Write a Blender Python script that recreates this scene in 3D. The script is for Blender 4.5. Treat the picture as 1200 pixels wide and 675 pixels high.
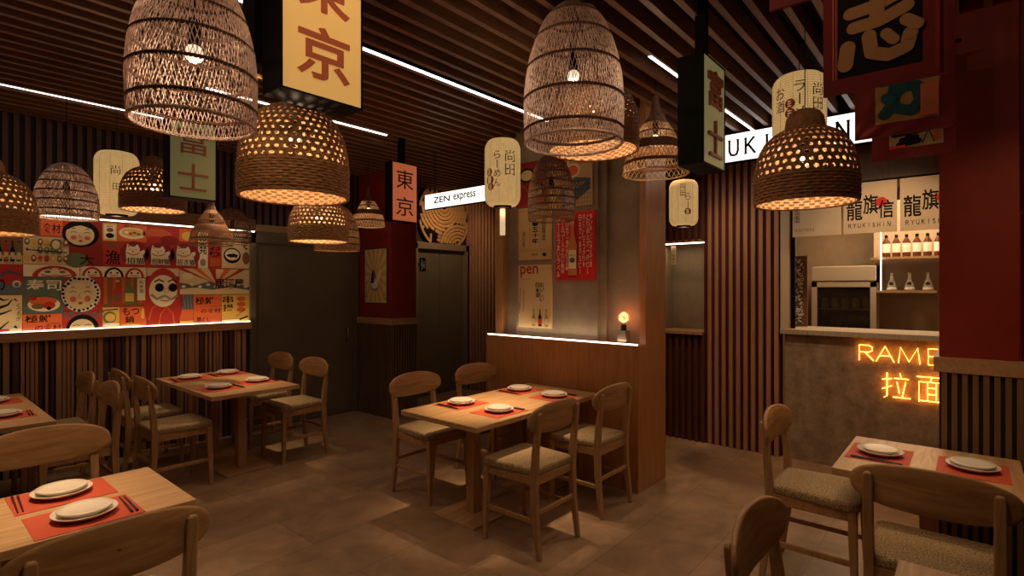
import bpy, bmesh, math, random
from math import sin, cos, pi, radians
from mathutils import Vector, Matrix
random.seed(7)
SC = bpy.context.scene
COL = SC.collection
for o in list(bpy.data.objects): bpy.data.objects.remove(o)

# ------------------------------------------------------------------ camera
cam = bpy.data.cameras.new('camera'); co = bpy.data.objects.new('camera', cam); COL.objects.link(co)
cam.sensor_width = 36; cam.lens = 18.96; cam.clip_start = 0.02
co.location = (0, 0, 1.5); co.rotation_euler = (pi/2, 0, radians(40.5-90))
SC.camera = co
# ------------------------------------------------------------------ world, exposure
W = bpy.data.worlds.new('world'); SC.world = W; W.use_nodes = True
W.node_tree.nodes['Background'].inputs[0].default_value = (1, .62, .36, 1)
W.node_tree.nodes['Background'].inputs[1].default_value = .010
SC.view_settings.view_transform = 'Standard'; SC.view_settings.look = 'None'
SC.view_settings.gamma = 1; SC.view_settings.use_curve_mapping = False
SC.view_settings.exposure = 0.0
# ------------------------------------------------------------------ ceiling spots (recessed between the battens) and added fill lights
WARM = (1, .66, .36)
def spot(x, y, e, size=62, z=2.93, blend=1.0, tx=None, ty=None, color=WARM, r=.03, tz=0):
    l = bpy.data.lights.new('ceiling_or_fill_spot', 'SPOT'); l.energy = e; l.color = color
    l.spot_size = radians(size); l.spot_blend = blend; l.shadow_soft_size = r
    o = bpy.data.objects.new('ceiling_or_fill_spot', l); COL.objects.link(o); o.location = (x, y, z)
    if tx is not None:
        d = Vector((tx, ty, tz)) - Vector((x, y, z)); o.rotation_euler = d.to_track_quat('-Z', 'Y').to_euler()
def point(x, y, z, e, color=WARM, r=.03):
    l = bpy.data.lights.new('lamp_or_fill_light', 'POINT'); l.energy = e; l.color = color; l.shadow_soft_size = r
    o = bpy.data.objects.new('lamp_or_fill_light', l); COL.objects.link(o); o.location = (x, y, z)
def area(x, y, z, sx, sy, e, rot, color=WARM):
    l = bpy.data.lights.new('strip_light', 'AREA'); l.energy = e; l.color = color; l.shape = 'RECTANGLE'; l.size = sx; l.size_y = sy
    o = bpy.data.objects.new('strip_light', l); COL.objects.link(o); o.location = (x, y, z); o.rotation_euler = rot
SPOTS = [(2.80, 2.50, 190, 40), (1.93, 4.88, 120, 42), (.40, 2.62, 110, 46), (.2, 4.75, 70, 50), (3.05, .2, 95, 46),
         (4.35, 2.0, 60, 66), (1.5, -.2, 26, 60), (3.1, 4.2, 34, 80), (1.9, 1.0, 26, 84), (4.45, .55, 40, 70), (1.6, 3.5, 24, 84)]  # the widest cones are added fill
for x, y, e, sz in SPOTS: spot(x, y, e, sz)
spot(4.86, 4.95, 22, 125, z=2.66, r=.008, tx=5.2, ty=5.75, tz=2.0)  # added spot hidden behind the ZEN sign, lights the round screen and door
for x, y, e in ((2.62, 2.50, 150), (3.02, 2.5, 70), (1.93, 4.80, 110), (.30, 2.60, 120), (3.0, .18, 60)): spot(x, y, e, 25)   # tight beams on the table tops
spot(.75, .45, 42, 42, z=2.85, tx=.45, ty=1.9, tz=.6); spot(1.2, .5, 16, 46, z=2.85, tx=2.4, ty=.1, tz=.7)  # added fill aimed at the backs of the two near chairs
spot(4.15, .45, 60, 70, z=2.84, tx=5.2, ty=.5, tz=1.35)   # added fill, washes the counter front and the cloth panels
spot(4.45, 1.75, 26, 70, z=2.86, tx=5.2, ty=1.75, tz=1.1)  # added fill to brighten the slatted wall on the right
spot(2.35, -.55, 26, 60, z=2.80, tx=4.4, ty=.25)      # washes the right red pillar
for x, y, e in ((.55, 1.15, 4.6), (1.45, .45, 3.2), (1.25, 1.55, 2.6), (.15, 2.3, 3), (2.15, -.35, 1.6)): point(x, y, 2.84, e, (1, .70, .44), .02)   # added fill points out of view, brighten the hanging lamps from the near side
area(1.4, 5.60, 2.095, 2.3, .02, 1.7, (radians(-18), 0, 0), (1, .66, .34))       # LED under the valance washing the mural
area(1.2, 5.66, 1.155, 2.6, .02, 2.9, (radians(180+20), 0, 0), (1, .74, .42))      # LED on the ledge washing the mural
area(3.63, 2.62, 1.10, .02, 1.3, 1.1, (radians(180), radians(-12), 0), (1, .78, .5))   # LED on the partition ledge
area(6.3, .6, 2.5, .8, .8, 24, (0, 0, 0), (1, .72, .42))                          # kitchen ceiling light
area(4.62, 1.3, 2.55, .1, 1.4, 2.0, (0, 0, 0), (1, .8, .6))

# ------------------------------------------------------------------ materials
MATS = {}
def _new(name):
    m = bpy.data.materials.new(name); m.use_nodes = True
    return m, m.node_tree.nodes, m.node_tree.links, m.node_tree.nodes['Principled BSDF']
def flat(name, c, rough=.6, metal=0, var=.0, scale=30, bump=0, spec=.4):
    if name in MATS: return MATS[name]
    m, N, L, b = _new(name)
    b.inputs['Roughness'].default_value = rough; b.inputs['Metallic'].default_value = metal
    b.inputs['Specular IOR Level'].default_value = spec
    b.inputs['Base Color'].default_value = (*c, 1)
    if var or bump:
        tc = N.new('ShaderNodeTexCoord'); n = N.new('ShaderNodeTexNoise'); n.inputs['Scale'].default_value = scale
        n.inputs['Detail'].default_value = 5
        L.new(tc.outputs['Object'], n.inputs['Vector'])
        if var:
            r = N.new('ShaderNodeValToRGB'); L.new(n.outputs['Fac'], r.inputs[0])
            r.color_ramp.elements[0].position = .3; r.color_ramp.elements[1].position = .7
            r.color_ramp.elements[0].color = (*[v*(1-var) for v in c], 1); r.color_ramp.elements[1].color = (*[min(1, v*(1+var)) for v in c], 1)
            L.new(r.outputs[0], b.inputs['Base Color'])
        if bump:
            bp = N.new('ShaderNodeBump'); bp.inputs['Strength'].default_value = bump; bp.inputs['Distance'].default_value = .003
            L.new(n.outputs['Fac'], bp.inputs['Height']); L.new(bp.outputs[0], b.inputs['Normal'])
    MATS[name] = m; return m
def wood(name, c1, c2, axis='x', rough=.45, scale=1.0):
    m, N, L, b = _new(name)
    tc = N.new('ShaderNodeTexCoord'); mp = N.new('ShaderNodeMapping'); n = N.new('ShaderNodeTexNoise'); n2 = N.new('ShaderNodeTexNoise')
    s = {'x': (2.2, 26, 26), 'y': (26, 2.2, 26), 'z': (26, 26, 2.2)}[axis]
    mp.inputs['Scale'].default_value = [v*scale for v in s]
    L.new(tc.outputs['Object'], mp.inputs[0]); L.new(mp.outputs[0], n.inputs['Vector']); L.new(tc.outputs['Object'], n2.inputs['Vector'])
    n.inputs['Scale'].default_value = 1.6; n.inputs['Detail'].default_value = 8; n.inputs['Distortion'].default_value = .8
    n2.inputs['Scale'].default_value = 2.5
    ad = N.new('ShaderNodeMath'); ad.operation = 'MULTIPLY_ADD'; ad.inputs[1].default_value = .35; L.new(n2.outputs['Fac'], ad.inputs[0]); L.new(n.outputs['Fac'], ad.inputs[2])
    r = N.new('ShaderNodeValToRGB'); L.new(ad.outputs[0], r.inputs[0])
    r.color_ramp.elements[0].position = .45; r.color_ramp.elements[1].position = .85
    r.color_ramp.elements[0].color = (*c1, 1); r.color_ramp.elements[1].color = (*c2, 1)
    L.new(r.outputs[0], b.inputs['Base Color']); b.inputs['Roughness'].default_value = rough
    bp = N.new('ShaderNodeBump'); bp.inputs['Strength'].default_value = .15; bp.inputs['Distance'].default_value = .002
    L.new(n.outputs['Fac'], bp.inputs['Height']); L.new(bp.outputs[0], b.inputs['Normal'])
    MATS[name] = m; return m
def emis(name, c, s):
    if name in MATS: return MATS[name]
    m, N, L, b = _new(name)
    b.inputs['Base Color'].default_value = (*c, 1); b.inputs['Emission Color'].default_value = (*c, 1); b.inputs['Emission Strength'].default_value = s
    b.inputs['Specular IOR Level'].default_value = .1
    MATS[name] = m; return m
def C(name, c=None, **k):                      # a plain printed colour
    return MATS.get(name) or flat(name, c, rough=.65, spec=.25, **k)

OAK = wood('oak_wood', (.40, .225, .095), (.60, .37, .18), 'x')
OAKZ = wood('oak_wood_upright', (.36, .20, .085), (.54, .33, .155), 'z')
CHAIRW = wood('chair_wood', (.32, .175, .072), (.48, .285, .130), 'z')
CHAIRB = wood('chair_back_wood', (.32, .162, .062), (.50, .285, .125), 'x')
PANEL = wood('partition_wood', (.36, .15, .045), (.48, .22, .08), 'z', .4)
SLATW = wood('slat_wood', (.34, .18, .085), (.46, .26, .135), 'z', .5)
SLATD = wood('dark_slat_wood', (.070, .024, .014), (.11, .040, .022), 'z', .5)
SLATR = wood('red_brown_slat_wood', (.34, .165, .095), (.44, .23, .14), 'z', .5)
BATTEN = wood('batten_wood', (.155, .064, .028), (.23, .105, .050), 'x', .42)
LEDGE = wood('ledge_wood', (.34, .19, .085), (.48, .28, .14), 'x')
BLACK = flat('black_metal', (.006, .005, .005), .6, spec=.08)
BLACKB = flat('black_ceiling_void', (.006, .004, .003), .9)
REDP = flat('red_paint', (.23, .018, .006), .55, var=.08, scale=6)
REDB = flat('dark_red_backing', (.085, .008, .005), .7)
DOORM = flat('grey_brown_door', (.15, .115, .075), .5, var=.08, scale=3)
FRAMEM = flat('taupe_frame', (.22, .16, .105), .5)
STEEL = flat('brushed_steel', (.6, .57, .52), .3, metal=1)
CREAM = flat('cream_laminate', (.55, .44, .32), .5)
WHITEC = flat('white_ceramic', (.78, .70, .60), .25, spec=.5)
PLATER = flat('white_ceramic_shadowed_rim', (.72, .62, .52), .3)
MAT_R = flat('coral_placemat', (.52, .080, .036), .7, var=.06, scale=200, bump=.3)
CHOP = flat('black_lacquer', (.012, .009, .009), .3)
RED_L = flat('red_lacquer', (.30, .015, .008), .25)
RATTAN = flat('rattan_brown', (.44, .22, .085), .6, var=.35, scale=60, bump=.4)
RATDK = flat('rattan_dark', (.20, .085, .035), .6, var=.3, scale=60, bump=.4)
RATMD = flat('rattan_mid_brown', (.32, .145, .055), .6, var=.35, scale=60, bump=.4)
RATPK = flat('rattan_pinkish', (.68, .50, .42), .5, var=.3, scale=40)
RATPD = flat('rattan_dark_hoop', (.12, .055, .035), .6, var=.3, scale=40)
RATLT = flat('rattan_light', (.62, .42, .22), .55, var=.2, scale=60)
LEDM = emis('led_white', (1, .86, .70), 5.5)
LEDC = emis('led_ceiling', (1, .90, .80), 4.0)
BULB = emis('bulb_warm', (1, .70, .38), 8); BULBC = emis('bulb_pale', (1, .80, .58), .95)
WHITEL = emis('white_lightbox', (1, .95, .88), 1.5)
YELL = emis('yellow_lightbox', (.86, .50, .14), .42)
GRNL = emis('green_lightbox', (.21, .19, .075), .28)
GRNL2 = emis('pale_green_lightbox', (.30, .26, .11), .36)
ORGL = emis('orange_lightbox', (.62, .16, .065), .42)
NEON = emis('neon_orange', (1, .31, .035), 14)
LTRBR = emis('brown_lettering', (.42, .10, .035), .22); LTRRD = flat('red_brown_lettering', (.34, .085, .04), .5)
INK = flat('black_ink', (.012, .010, .010), .7)

def concrete(name, c1, c2, s=2.5):
    m, N, L, b = _new(name)
    tc = N.new('ShaderNodeTexCoord'); n = N.new('ShaderNodeTexNoise'); n.inputs['Scale'].default_value = s; n.inputs['Detail'].default_value = 10; n.inputs['Roughness'].default_value = .7
    L.new(tc.outputs['Object'], n.inputs['Vector'])
    r = N.new('ShaderNodeValToRGB'); L.new(n.outputs['Fac'], r.inputs[0]); r.color_ramp.elements[0].position = .3; r.color_ramp.elements[1].position = .72
    r.color_ramp.elements[0].color = (*c1, 1); r.color_ramp.elements[1].color = (*c2, 1)
    v = N.new('ShaderNodeTexNoise'); v.inputs['Scale'].default_value = 60; v.inputs['Detail'].default_value = 4; L.new(tc.outputs['Object'], v.inputs['Vector'])
    bp = N.new('ShaderNodeBump'); bp.inputs['Strength'].default_value = .35; bp.inputs['Distance'].default_value = .004
    L.new(v.outputs['Fac'], bp.inputs['Height']); L.new(bp.outputs[0], b.inputs['Normal'])
    L.new(r.outputs[0], b.inputs['Base Color']); b.inputs['Roughness'].default_value = .8
    MATS[name] = m; return m
CONC = concrete('concrete_panel', (.20, .145, .095), (.36, .27, .18))
CONC2 = concrete('counter_concrete', (.17, .115, .07), (.42, .30, .195), 9)
CONC3 = concrete('kitchen_plaster', (.30, .21, .13), (.42, .30, .19), 3)
def speckle(name, c1, c2, sc=260, c3=None):
    m, N, L, b = _new(name)
    tc = N.new('ShaderNodeTexCoord'); n = N.new('ShaderNodeTexNoise'); n.inputs['Scale'].default_value = sc; n.inputs['Detail'].default_value = 3
    L.new(tc.outputs['Object'], n.inputs['Vector']); r = N.new('ShaderNodeValToRGB'); L.new(n.outputs['Fac'], r.inputs[0])
    r.color_ramp.elements[0].position = .4; r.color_ramp.elements[1].position = .6
    r.color_ramp.elements[0].color = (*c1, 1); r.color_ramp.elements[1].color = (*c2, 1)
    L.new(r.outputs[0], b.inputs['Base Color']); b.inputs['Roughness'].default_value = .85
    bp = N.new('ShaderNodeBump'); bp.inputs['Strength'].default_value = .4; bp.inputs['Distance'].default_value = .002
    L.new(n.outputs['Fac'], bp.inputs['Height']); L.new(bp.outputs[0], b.inputs['Normal'])
    MATS[name] = m; return m
FABRIC = speckle('beige_fabric', (.20, .130, .062), (.50, .36, .195), 150)
TERR = speckle('speckled_worktop', (.28, .21, .145), (.50, .40, .29), 160)
def floor_mat():
    m, N, L, b = _new('stone_floor_tiles')
    tc = N.new('ShaderNodeTexCoord'); mp = N.new('ShaderNodeMapping'); mp.inputs['Location'].default_value = (.15, .22, 0)
    br = N.new('ShaderNodeTexBrick'); br.offset = .5; br.inputs['Scale'].default_value = 1
    br.inputs['Brick Width'].default_value = .90; br.inputs['Row Height'].default_value = .45
    br.inputs['Mortar Size'].default_value = .003; br.inputs['Mortar Smooth'].default_value = .3
    br.inputs['Color1'].default_value = (.34, .215, .130, 1); br.inputs['Color2'].default_value = (.44, .295, .19, 1); br.inputs['Mortar'].default_value = (.24, .15, .09, 1)
    L.new(tc.outputs['Object'], mp.inputs[0]); L.new(mp.outputs[0], br.inputs['Vector'])
    n = N.new('ShaderNodeTexNoise'); n.inputs['Scale'].default_value = 3.2; n.inputs['Detail'].default_value = 9; n.inputs['Roughness'].default_value = .65; n.inputs['Distortion'].default_value = 1.2
    L.new(tc.outputs['Object'], n.inputs['Vector'])
    r = N.new('ShaderNodeValToRGB'); L.new(n.outputs['Fac'], r.inputs[0]); r.color_ramp.elements[0].position = .3; r.color_ramp.elements[1].position = .72
    r.color_ramp.elements[0].color = (.62, .60, .57, 1); r.color_ramp.elements[1].color = (1.18, 1.15, 1.12, 1)
    mx = N.new('ShaderNodeMix'); mx.data_type = 'RGBA'; mx.blend_type = 'MULTIPLY'; mx.inputs[0].default_value = 1
    L.new(br.outputs['Color'], mx.inputs[6]); L.new(r.outputs[0], mx.inputs[7]); L.new(mx.outputs[2], b.inputs['Base Color'])
    rr = N.new('ShaderNodeMapRange'); rr.inputs[3].default_value = .30; rr.inputs[4].default_value = .52; L.new(n.outputs['Fac'], rr.inputs[0]); L.new(rr.outputs[0], b.inputs['Roughness'])
    bp = N.new('ShaderNodeBump'); bp.inputs['Strength'].default_value = .25; bp.inputs['Distance'].default_value = .002; bp.invert = True
    L.new(br.outputs['Fac'], bp.inputs['Height']); L.new(bp.outputs[0], b.inputs['Normal'])
    return m
FLOORM = floor_mat()
def paper_mat(name, c, s):
    m, N, L, b = _new(name)
    tc = N.new('ShaderNodeTexCoord'); mp = N.new('ShaderNodeMapping'); mp.inputs['Scale'].default_value = (60, 60, 14); n = N.new('ShaderNodeTexNoise'); n.inputs['Scale'].default_value = 1; n.inputs['Detail'].default_value = 6
    L.new(tc.outputs['Object'], mp.inputs[0]); L.new(mp.outputs[0], n.inputs['Vector'])
    r = N.new('ShaderNodeValToRGB'); L.new(n.outputs['Fac'], r.inputs[0]); r.color_ramp.elements[0].position = .25; r.color_ramp.elements[1].position = .75
    r.color_ramp.elements[0].color = (*[v*.72 for v in c], 1); r.color_ramp.elements[1].color = (*c, 1)
    b.inputs['Base Color'].default_value = (c[0]*.45, c[1]*.42, c[2]*.4, 1); L.new(r.outputs[0], b.inputs['Emission Color']); b.inputs['Emission Strength'].default_value = s
    b.inputs['Roughness'].default_value = .8; MATS[name] = m; return m
PAPER = paper_mat('lit_paper', (.88, .54, .20), .55); PAPRIB = flat('lantern_hoop', (.30, .16, .05), .8)
PAPERL = paper_mat('bright_lit_paper', (.95, .70, .38), .75)
def glass_mat(name, c, rough=.08, alpha=.35):
    m, N, L, b = _new(name); b.inputs['Base Color'].default_value = (*c, 1); b.inputs['Roughness'].default_value = rough; b.inputs['Alpha'].default_value = alpha
    MATS[name] = m; return m
GLASS = glass_mat('clear_glass', (.75, .68, .55), .05, .30)
DGLASS = glass_mat('dark_glass', (.05, .035, .025), .08, .35)

# ------------------------------------------------------------------ mesh helpers
class MB:
    def __init__(s): s.v = []; s.f = []; s.m = []; s.mi = 0
    def add(s, vs, fs, mi=None):
        k = len(s.v); s.v += [tuple(p) for p in vs]; s.f += [tuple(i+k for i in f) for f in fs]; s.m += [s.mi if mi is None else mi]*len(fs); return s
    def box(s, x0, x1, y0, y1, z0, z1, mi=None):
        return s.add([(x0,y0,z0),(x1,y0,z0),(x1,y1,z0),(x0,y1,z0),(x0,y0,z1),(x1,y0,z1),(x1,y1,z1),(x0,y1,z1)],
                     [(3,2,1,0),(4,5,6,7),(0,1,5,4),(1,2,6,5),(2,3,7,6),(3,0,4,7)], mi)
    def beam(s, pts, ws, mi=None):            # rectangular section swept through points, section in xy
        vs = []; fs = []
        for (x, y, z), (a, b) in zip(pts, ws):
            vs += [(x-a/2,y-b/2,z),(x+a/2,y-b/2,z),(x+a/2,y+b/2,z),(x-a/2,y+b/2,z)]
        for i in range(len(pts)-1):
            for k in range(4):
                a = i*4+k; b = i*4+(k+1) % 4; fs.append((a, b, b+4, a+4))
        n = (len(pts)-1)*4
        fs += [(3,2,1,0), (n, n+1, n+2, n+3)]
        return s.add(vs, fs, mi)
    def tube(s, pts, r, n=6, closed=False, mi=None, cap=True, flatz=1.0):
        pts = [Vector(p) for p in pts]; N = len(pts); vs = []; fs = []
        for i, p in enumerate(pts):
            if closed: t = pts[(i+1) % N]-pts[i-1]
            else: t = pts[min(i+1, N-1)]-pts[max(i-1, 0)]
            if t.length < 1e-9: t = Vector((0,0,1))
            t.normalize(); up = Vector((0,0,1)) if abs(t.z) < .95 else Vector((1,0,0))
            a = t.cross(up).normalized(); b = a.cross(t).normalized()
            rr = r[i] if isinstance(r, (list, tuple)) else r
            for k in range(n):
                q = 2*pi*k/n; vs.append(p+a*(rr*cos(q))+b*(rr*flatz*sin(q)))
        for i in range(N if closed else N-1):
            j = (i+1) % N
            for k in range(n): fs.append((i*n+k, i*n+(k+1) % n, j*n+(k+1) % n, j*n+k))
        if cap and not closed: fs.append(tuple(range(n))[::-1]); fs.append(tuple((N-1)*n+k for k in range(n)))
        return s.add(vs, fs, mi)
    def lathe(s, prof, n=32, cx=0, cy=0, cz=0, mi=None, ripple=None):
        vs = []; fs = []; R = len(prof)
        for j, (r, z) in enumerate(prof):
            for k in range(n):
                q = 2*pi*k/n; rr = r + (ripple(j, k) if ripple else 0); vs.append((cx+rr*cos(q), cy+rr*sin(q), cz+z))
        for j in range(R-1):
            for k in range(n): fs.append((j*n+k, j*n+(k+1) % n, (j+1)*n+(k+1) % n, (j+1)*n+k))
        return s.add(vs, fs, mi)
    def disc(s, r, z, n=32, cx=0, cy=0, mi=None):
        return s.add([(cx+r*cos(2*pi*k/n), cy+r*sin(2*pi*k/n), z) for k in range(n)], [tuple(range(n))], mi)
    def build(s, name, mats, parent=None, loc=None, rz=0, smooth=False, bevel=0, seg=2, solid=0):
        me = bpy.data.meshes.new(name); me.from_pydata(s.v, [], s.f)
        if not isinstance(mats, (list, tuple)): mats = [mats]
        for m in mats: me.materials.append(m)
        me.polygons.foreach_set('material_index', s.m); me.update()
        if smooth: me.polygons.foreach_set('use_smooth', [True]*len(me.polygons))
        o = bpy.data.objects.new(name, me); COL.objects.link(o)
        if parent is not None: o.parent = parent
        if loc: o.location = loc
        o.rotation_euler.z = rz
        if solid:
            md = o.modifiers.new('solidify', 'SOLIDIFY'); md.thickness = solid; md.offset = 0
            if len(mats) > 1: md.material_offset = 1; md.material_offset_rim = 0
        if bevel:
            md = o.modifiers.new('bevel', 'BEVEL'); md.width = bevel; md.segments = seg; md.limit_method = 'ANGLE'; md.angle_limit = radians(40)
        return o
def tag(o, label=None, cat=None, group=None, kind=None):
    if label: o['label'] = label
    if cat: o['category'] = cat
    if group: o['group'] = group
    if kind: o['kind'] = kind
    return o
def thing(name, label, cat, loc=(0,0,0), rz=0, group=None):
    o = bpy.data.objects.new(name, None); COL.objects.link(o); o.location = loc; o.rotation_euler.z = rz
    o.empty_display_size = .1
    return tag(o, label, cat, group)
def struct(name, mb, mats, parent=None, **k):
    o = mb.build(name, mats, parent, **k)
    if parent is None: o['kind'] = 'structure'
    return o
def children(o): return [c for c in bpy.data.objects if c.parent is o]
def copy_tree(o, parent=None):
    c = o.copy(); COL.objects.link(c)
    if parent is not None: c.parent = parent
    for ch in children(o): copy_tree(ch, c)
    return c
# ---- text outlines
_tc = {}
def text_geo(s, bold=0.0):
    if any(ord(ch) > 0x2fff for ch in s): bold = min(bold, .014)
    key = (s, bold)
    if key in _tc: return _tc[key]
    cu = bpy.data.curves.new('t', 'FONT'); cu.body = s; cu.size = 1; cu.offset = bold; cu.resolution_u = 3
    o = bpy.data.objects.new('t', cu); COL.objects.link(o); bpy.context.view_layer.update()
    ev = o.evaluated_get(bpy.context.evaluated_depsgraph_get()); me = ev.to_mesh()
    vs = [(v.co.x, v.co.y) for v in me.vertices]; fs = [tuple(p.vertices) for p in me.polygons]
    ev.to_mesh_clear(); bpy.data.objects.remove(o); bpy.data.curves.remove(cu)
    x0 = min(v[0] for v in vs); x1 = max(v[0] for v in vs); y0 = min(v[1] for v in vs); y1 = max(v[1] for v in vs)
    w_, h_ = x1-x0, y1-y0; out = [((x-x0)/w_, (y-y0)/h_) for x, y in vs]
    if len(s) == 1 and h_ < .35*w_:                     # flat glyphs keep their thinness; the long vowel bar stands upright in a column
        k = max(.14, h_/w_)
        out = [(.5+(b-.5)*k, a) for a, b in out] if s == 'ー' else [(a, .5+(b-.5)*k) for a, b in out]
    elif len(s) == 1 and w_ < .4*h_: out = [(.5+(a-.5)*w_/h_*1.2, b) for a, b in out]
    out = (out, fs); _tc[key] = out; return out
# ---- a flat printed thing: local x = left to right, z = up, faces -y; shapes in 0..1 of its width and height
class Flat:
    def __init__(s, w, h, t, base, x0=0, z0=0):
        s.w, s.h, s.t = w, h, t; s.mb = MB(); s.mats = []; s.lay = 0; s.x0 = x0; s.z0 = z0
        s.mb.box(x0, x0+w, -t, 0, z0, z0+h, s.mi(base))
    def mi(s, m):
        if m not in s.mats: s.mats.append(m)
        return s.mats.index(m)
    def y(s):
        s.lay += 1; return -(s.t+.00035*s.lay)
    def P(s, u, v, y): return (s.x0+u*s.w, y, s.z0+v*s.h)
    def poly(s, pts, m):
        y = s.y(); s.mb.add([s.P(u, v, y) for u, v in pts], [tuple(range(len(pts)))], s.mi(m)); return s
    def rect(s, u0, v0, u1, v1, m): return s.poly([(u0,v0),(u1,v0),(u1,v1),(u0,v1)], m)
    def ell(s, u, v, a, b, m, n=22, a0=0, a1=360, rot=0):
        pts = []
        k = n if a1-a0 >= 360 else n+1
        for i in range(k):
            q = radians(a0+(a1-a0)*i/n); du = a*cos(q); dv = b*sin(q)
            if rot:
                r = radians(rot); X = du*s.w; Z = dv*s.h; du, dv = (X*cos(r)-Z*sin(r))/s.w, (X*sin(r)+Z*cos(r))/s.h
            pts.append((u+du, v+dv))
        return s.poly(pts, m)
    def line(s, pts, w, m, w2=None):          # brush stroke; w in metres, tapering to w2
        y = s.y(); P = [Vector((s.x0+u*s.w, s.z0+v*s.h)) for u, v in pts]; n = len(P); vs = []; fs = []
        for i, p in enumerate(P):
            t = (P[min(i+1, n-1)]-P[max(i-1, 0)]); t.normalize(); nn = Vector((-t.y, t.x))
            ww = w+(0 if w2 is None else (w2-w)*i/(n-1)); a = p+nn*ww/2; b = p-nn*ww/2
            vs += [(a.x, y, a.y), (b.x, y, b.y)]
        for i in range(n-1): fs.append((2*i, 2*i+1, 2*i+3, 2*i+2))
        s.mb.add(vs, fs, s.mi(m)); return s
    def text(s, t, u0, v0, u1, v1, m, bold=0, vertical=False):
        if vertical:
            n = len(t); h = (v1-v0)/n
            for i, ch in enumerate(t): s.text(ch, u0, v1-(i+1)*h+h*.06, u1, v1-i*h-h*.06, m, bold)
            return s
        vs, fs = text_geo(t, bold); y = s.y()
        s.mb.add([s.P(u0+(u1-u0)*a, v0+(v1-v0)*b, y) for a, b in vs], fs, s.mi(m)); return s
    def build(s, name, label=None, cat=None, group=None, loc=(0,0,0), rz=0, parent=None):
        o = s.mb.build(name, s.mats, parent, loc, rz)
        if label: tag(o, label, cat, group)
        return o

# ================================================================== SETTING
Hc = 2.87
m = MB(); m.box(-1.8, 8.0, -2.8, 7.2, -.1, 0); struct('floor', m, FLOORM)
m = MB()
y = -2.45
while y < 5.70:
    m.box(-1.55, 5.17 if y < 2.9 else 5.67, y, y+.034, Hc, Hc+.10, 0); y += .125
m.box(-1.8, 8.0, -2.8, 7.2, Hc+.17, Hc+.25, 1)
for x in (-.6, .8, 2.2, 3.6, 4.95): m.box(x, x+.03, -2.45, 5.7, Hc+.10, Hc+.17, 1)
struct('ceiling', m, [BATTEN, BLACKB])
# LED lines let into the ceiling
def led(name, label, x0, x1, y0, w=.022):
    t = thing(name, label, 'light', ((x0+x1)/2, y0, Hc+.002), 0, 'ceiling light lines')
    L = (x1-x0)/2
    a = MB(); a.box(-L, L, -w/2, w/2, -.004, .003); a.build('diffuser', LEDC, t)
    a = MB(); a.box(-L, L, -w/2-.006, w/2+.006, .003, .035); a.build('housing', BLACK, t)
led('led_line', 'thin white light line crossing the ceiling left of the pale lattice lamp', -1.2, 1.55, 4.97)
led('led_line', 'short white light line seen behind the large brown dome lamp top', 1.45, 2.95, 4.0)
led('led_line', 'long bright light line between the yellow sign and the tall lattice lamp', .9, 3.75, 2.655)
led('led_line', 'short white light line above the long white shop sign', 2.95, 4.95, 1.45)

# --- wall with the mural (plane y = 5.75)
YW = 5.75
m = MB()
m.box(-1.6, 2.5, YW, YW+.1, 0, Hc+.2, 0)
# lower slats of mixed width
x = -1.5; rs = random.Random(3)
while x < 2.47:
    w = rs.choice([.018, .022, .03, .036]); mi = rs.choice([1, 1, 2, 3]); d = rs.choice([.018, .03, .03])
    m.box(x, min(x+w, 2.495), YW-d, YW, .0, 1.075, mi); x += w+rs.choice([.006, .012, .018])
x = -1.5
while x < 2.47:
    m.box(x, x+.034, YW-.03, YW, 2.20, Hc+.1, 4); x += .066
struct('wall_back', m, [flat('dark_wall', (.035, .018, .012), .8), SLATW, SLATD, SLATR, SLATD])
m = MB(); m.box(-1.6, 2.5, YW-.075, YW, 1.075, 1.15); struct('trim_1', m, LEDGE, bevel=.004)
m = MB(); m.box(-1.6, 2.5, YW-.16, YW-.14, 2.085, 2.20); m.box(-1.6, 2.5, YW-.14, YW, 2.17, 2.20)
struct('trim_2', m, wood('valance_wood', (.14, .065, .03), (.22, .11, .055), 'x'))
def strip(name, label, box, mat=LEDM):
    x0, x1, y0, y1, z0, z1 = box
    o = MB().box((x0-x1)/2, (x1-x0)/2, (y0-y1)/2, (y1-y0)/2, 0, z1-z0).build(name, mat, None, ((x0+x1)/2, (y0+y1)/2, z0)); tag(o, label, 'light')
strip('led_strip', 'warm glowing strip under the valance along the top of the poster wall', (-1.5, 2.5, YW-.138, YW-.122, 2.075, 2.084))
strip('led_strip', 'warm glowing strip lying on the wooden ledge under the poster wall', (-1.5, 2.5, YW-.03, YW-.018, 1.1505, 1.157))

# --- wall with door 1 and the return behind the red pillar
m = MB()
m.box(2.5, 2.56, YW-.03, YW+.1, 0, 2.1, 0); m.box(3.745, 3.8, YW-.03, YW+.1, 0, 2.1, 0); m.box(2.5, 3.8, YW-.03, YW+.1, 1.975, 2.1, 0)
m.box(2.5, 4.7, YW+.02, YW+.1, 2.1, Hc+.2, 1); m.box(2.5, 3.8, YW-.035, YW+.02, 2.1, 2.17, 2)
x = 2.5
while x < 3.78: m.box(x, x+.042, YW-.02, YW+.02, 2.17, Hc+.1, 3); x += .078
m.box(3.8, 4.72, YW-.03, YW+.1, 0, Hc+.2, 1)
struct('trim_3', m, [DOORM, flat('dark_wall', (.035, .018, .012)), LEDGE, SLATD])
d = MB(); d.box(2.56, 3.745, YW+.0, YW+.06, .01, 1.975)
door = struct('door_1', d, DOORM, bevel=.003)
h = MB(); h.box(2.60, 3.45, YW-.004, YW, .05, 1.93); h.box(3.49, 3.70, YW-.004, YW, .05, 1.93); h.build('door_panel', DOORM, door, bevel=.002)
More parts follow.
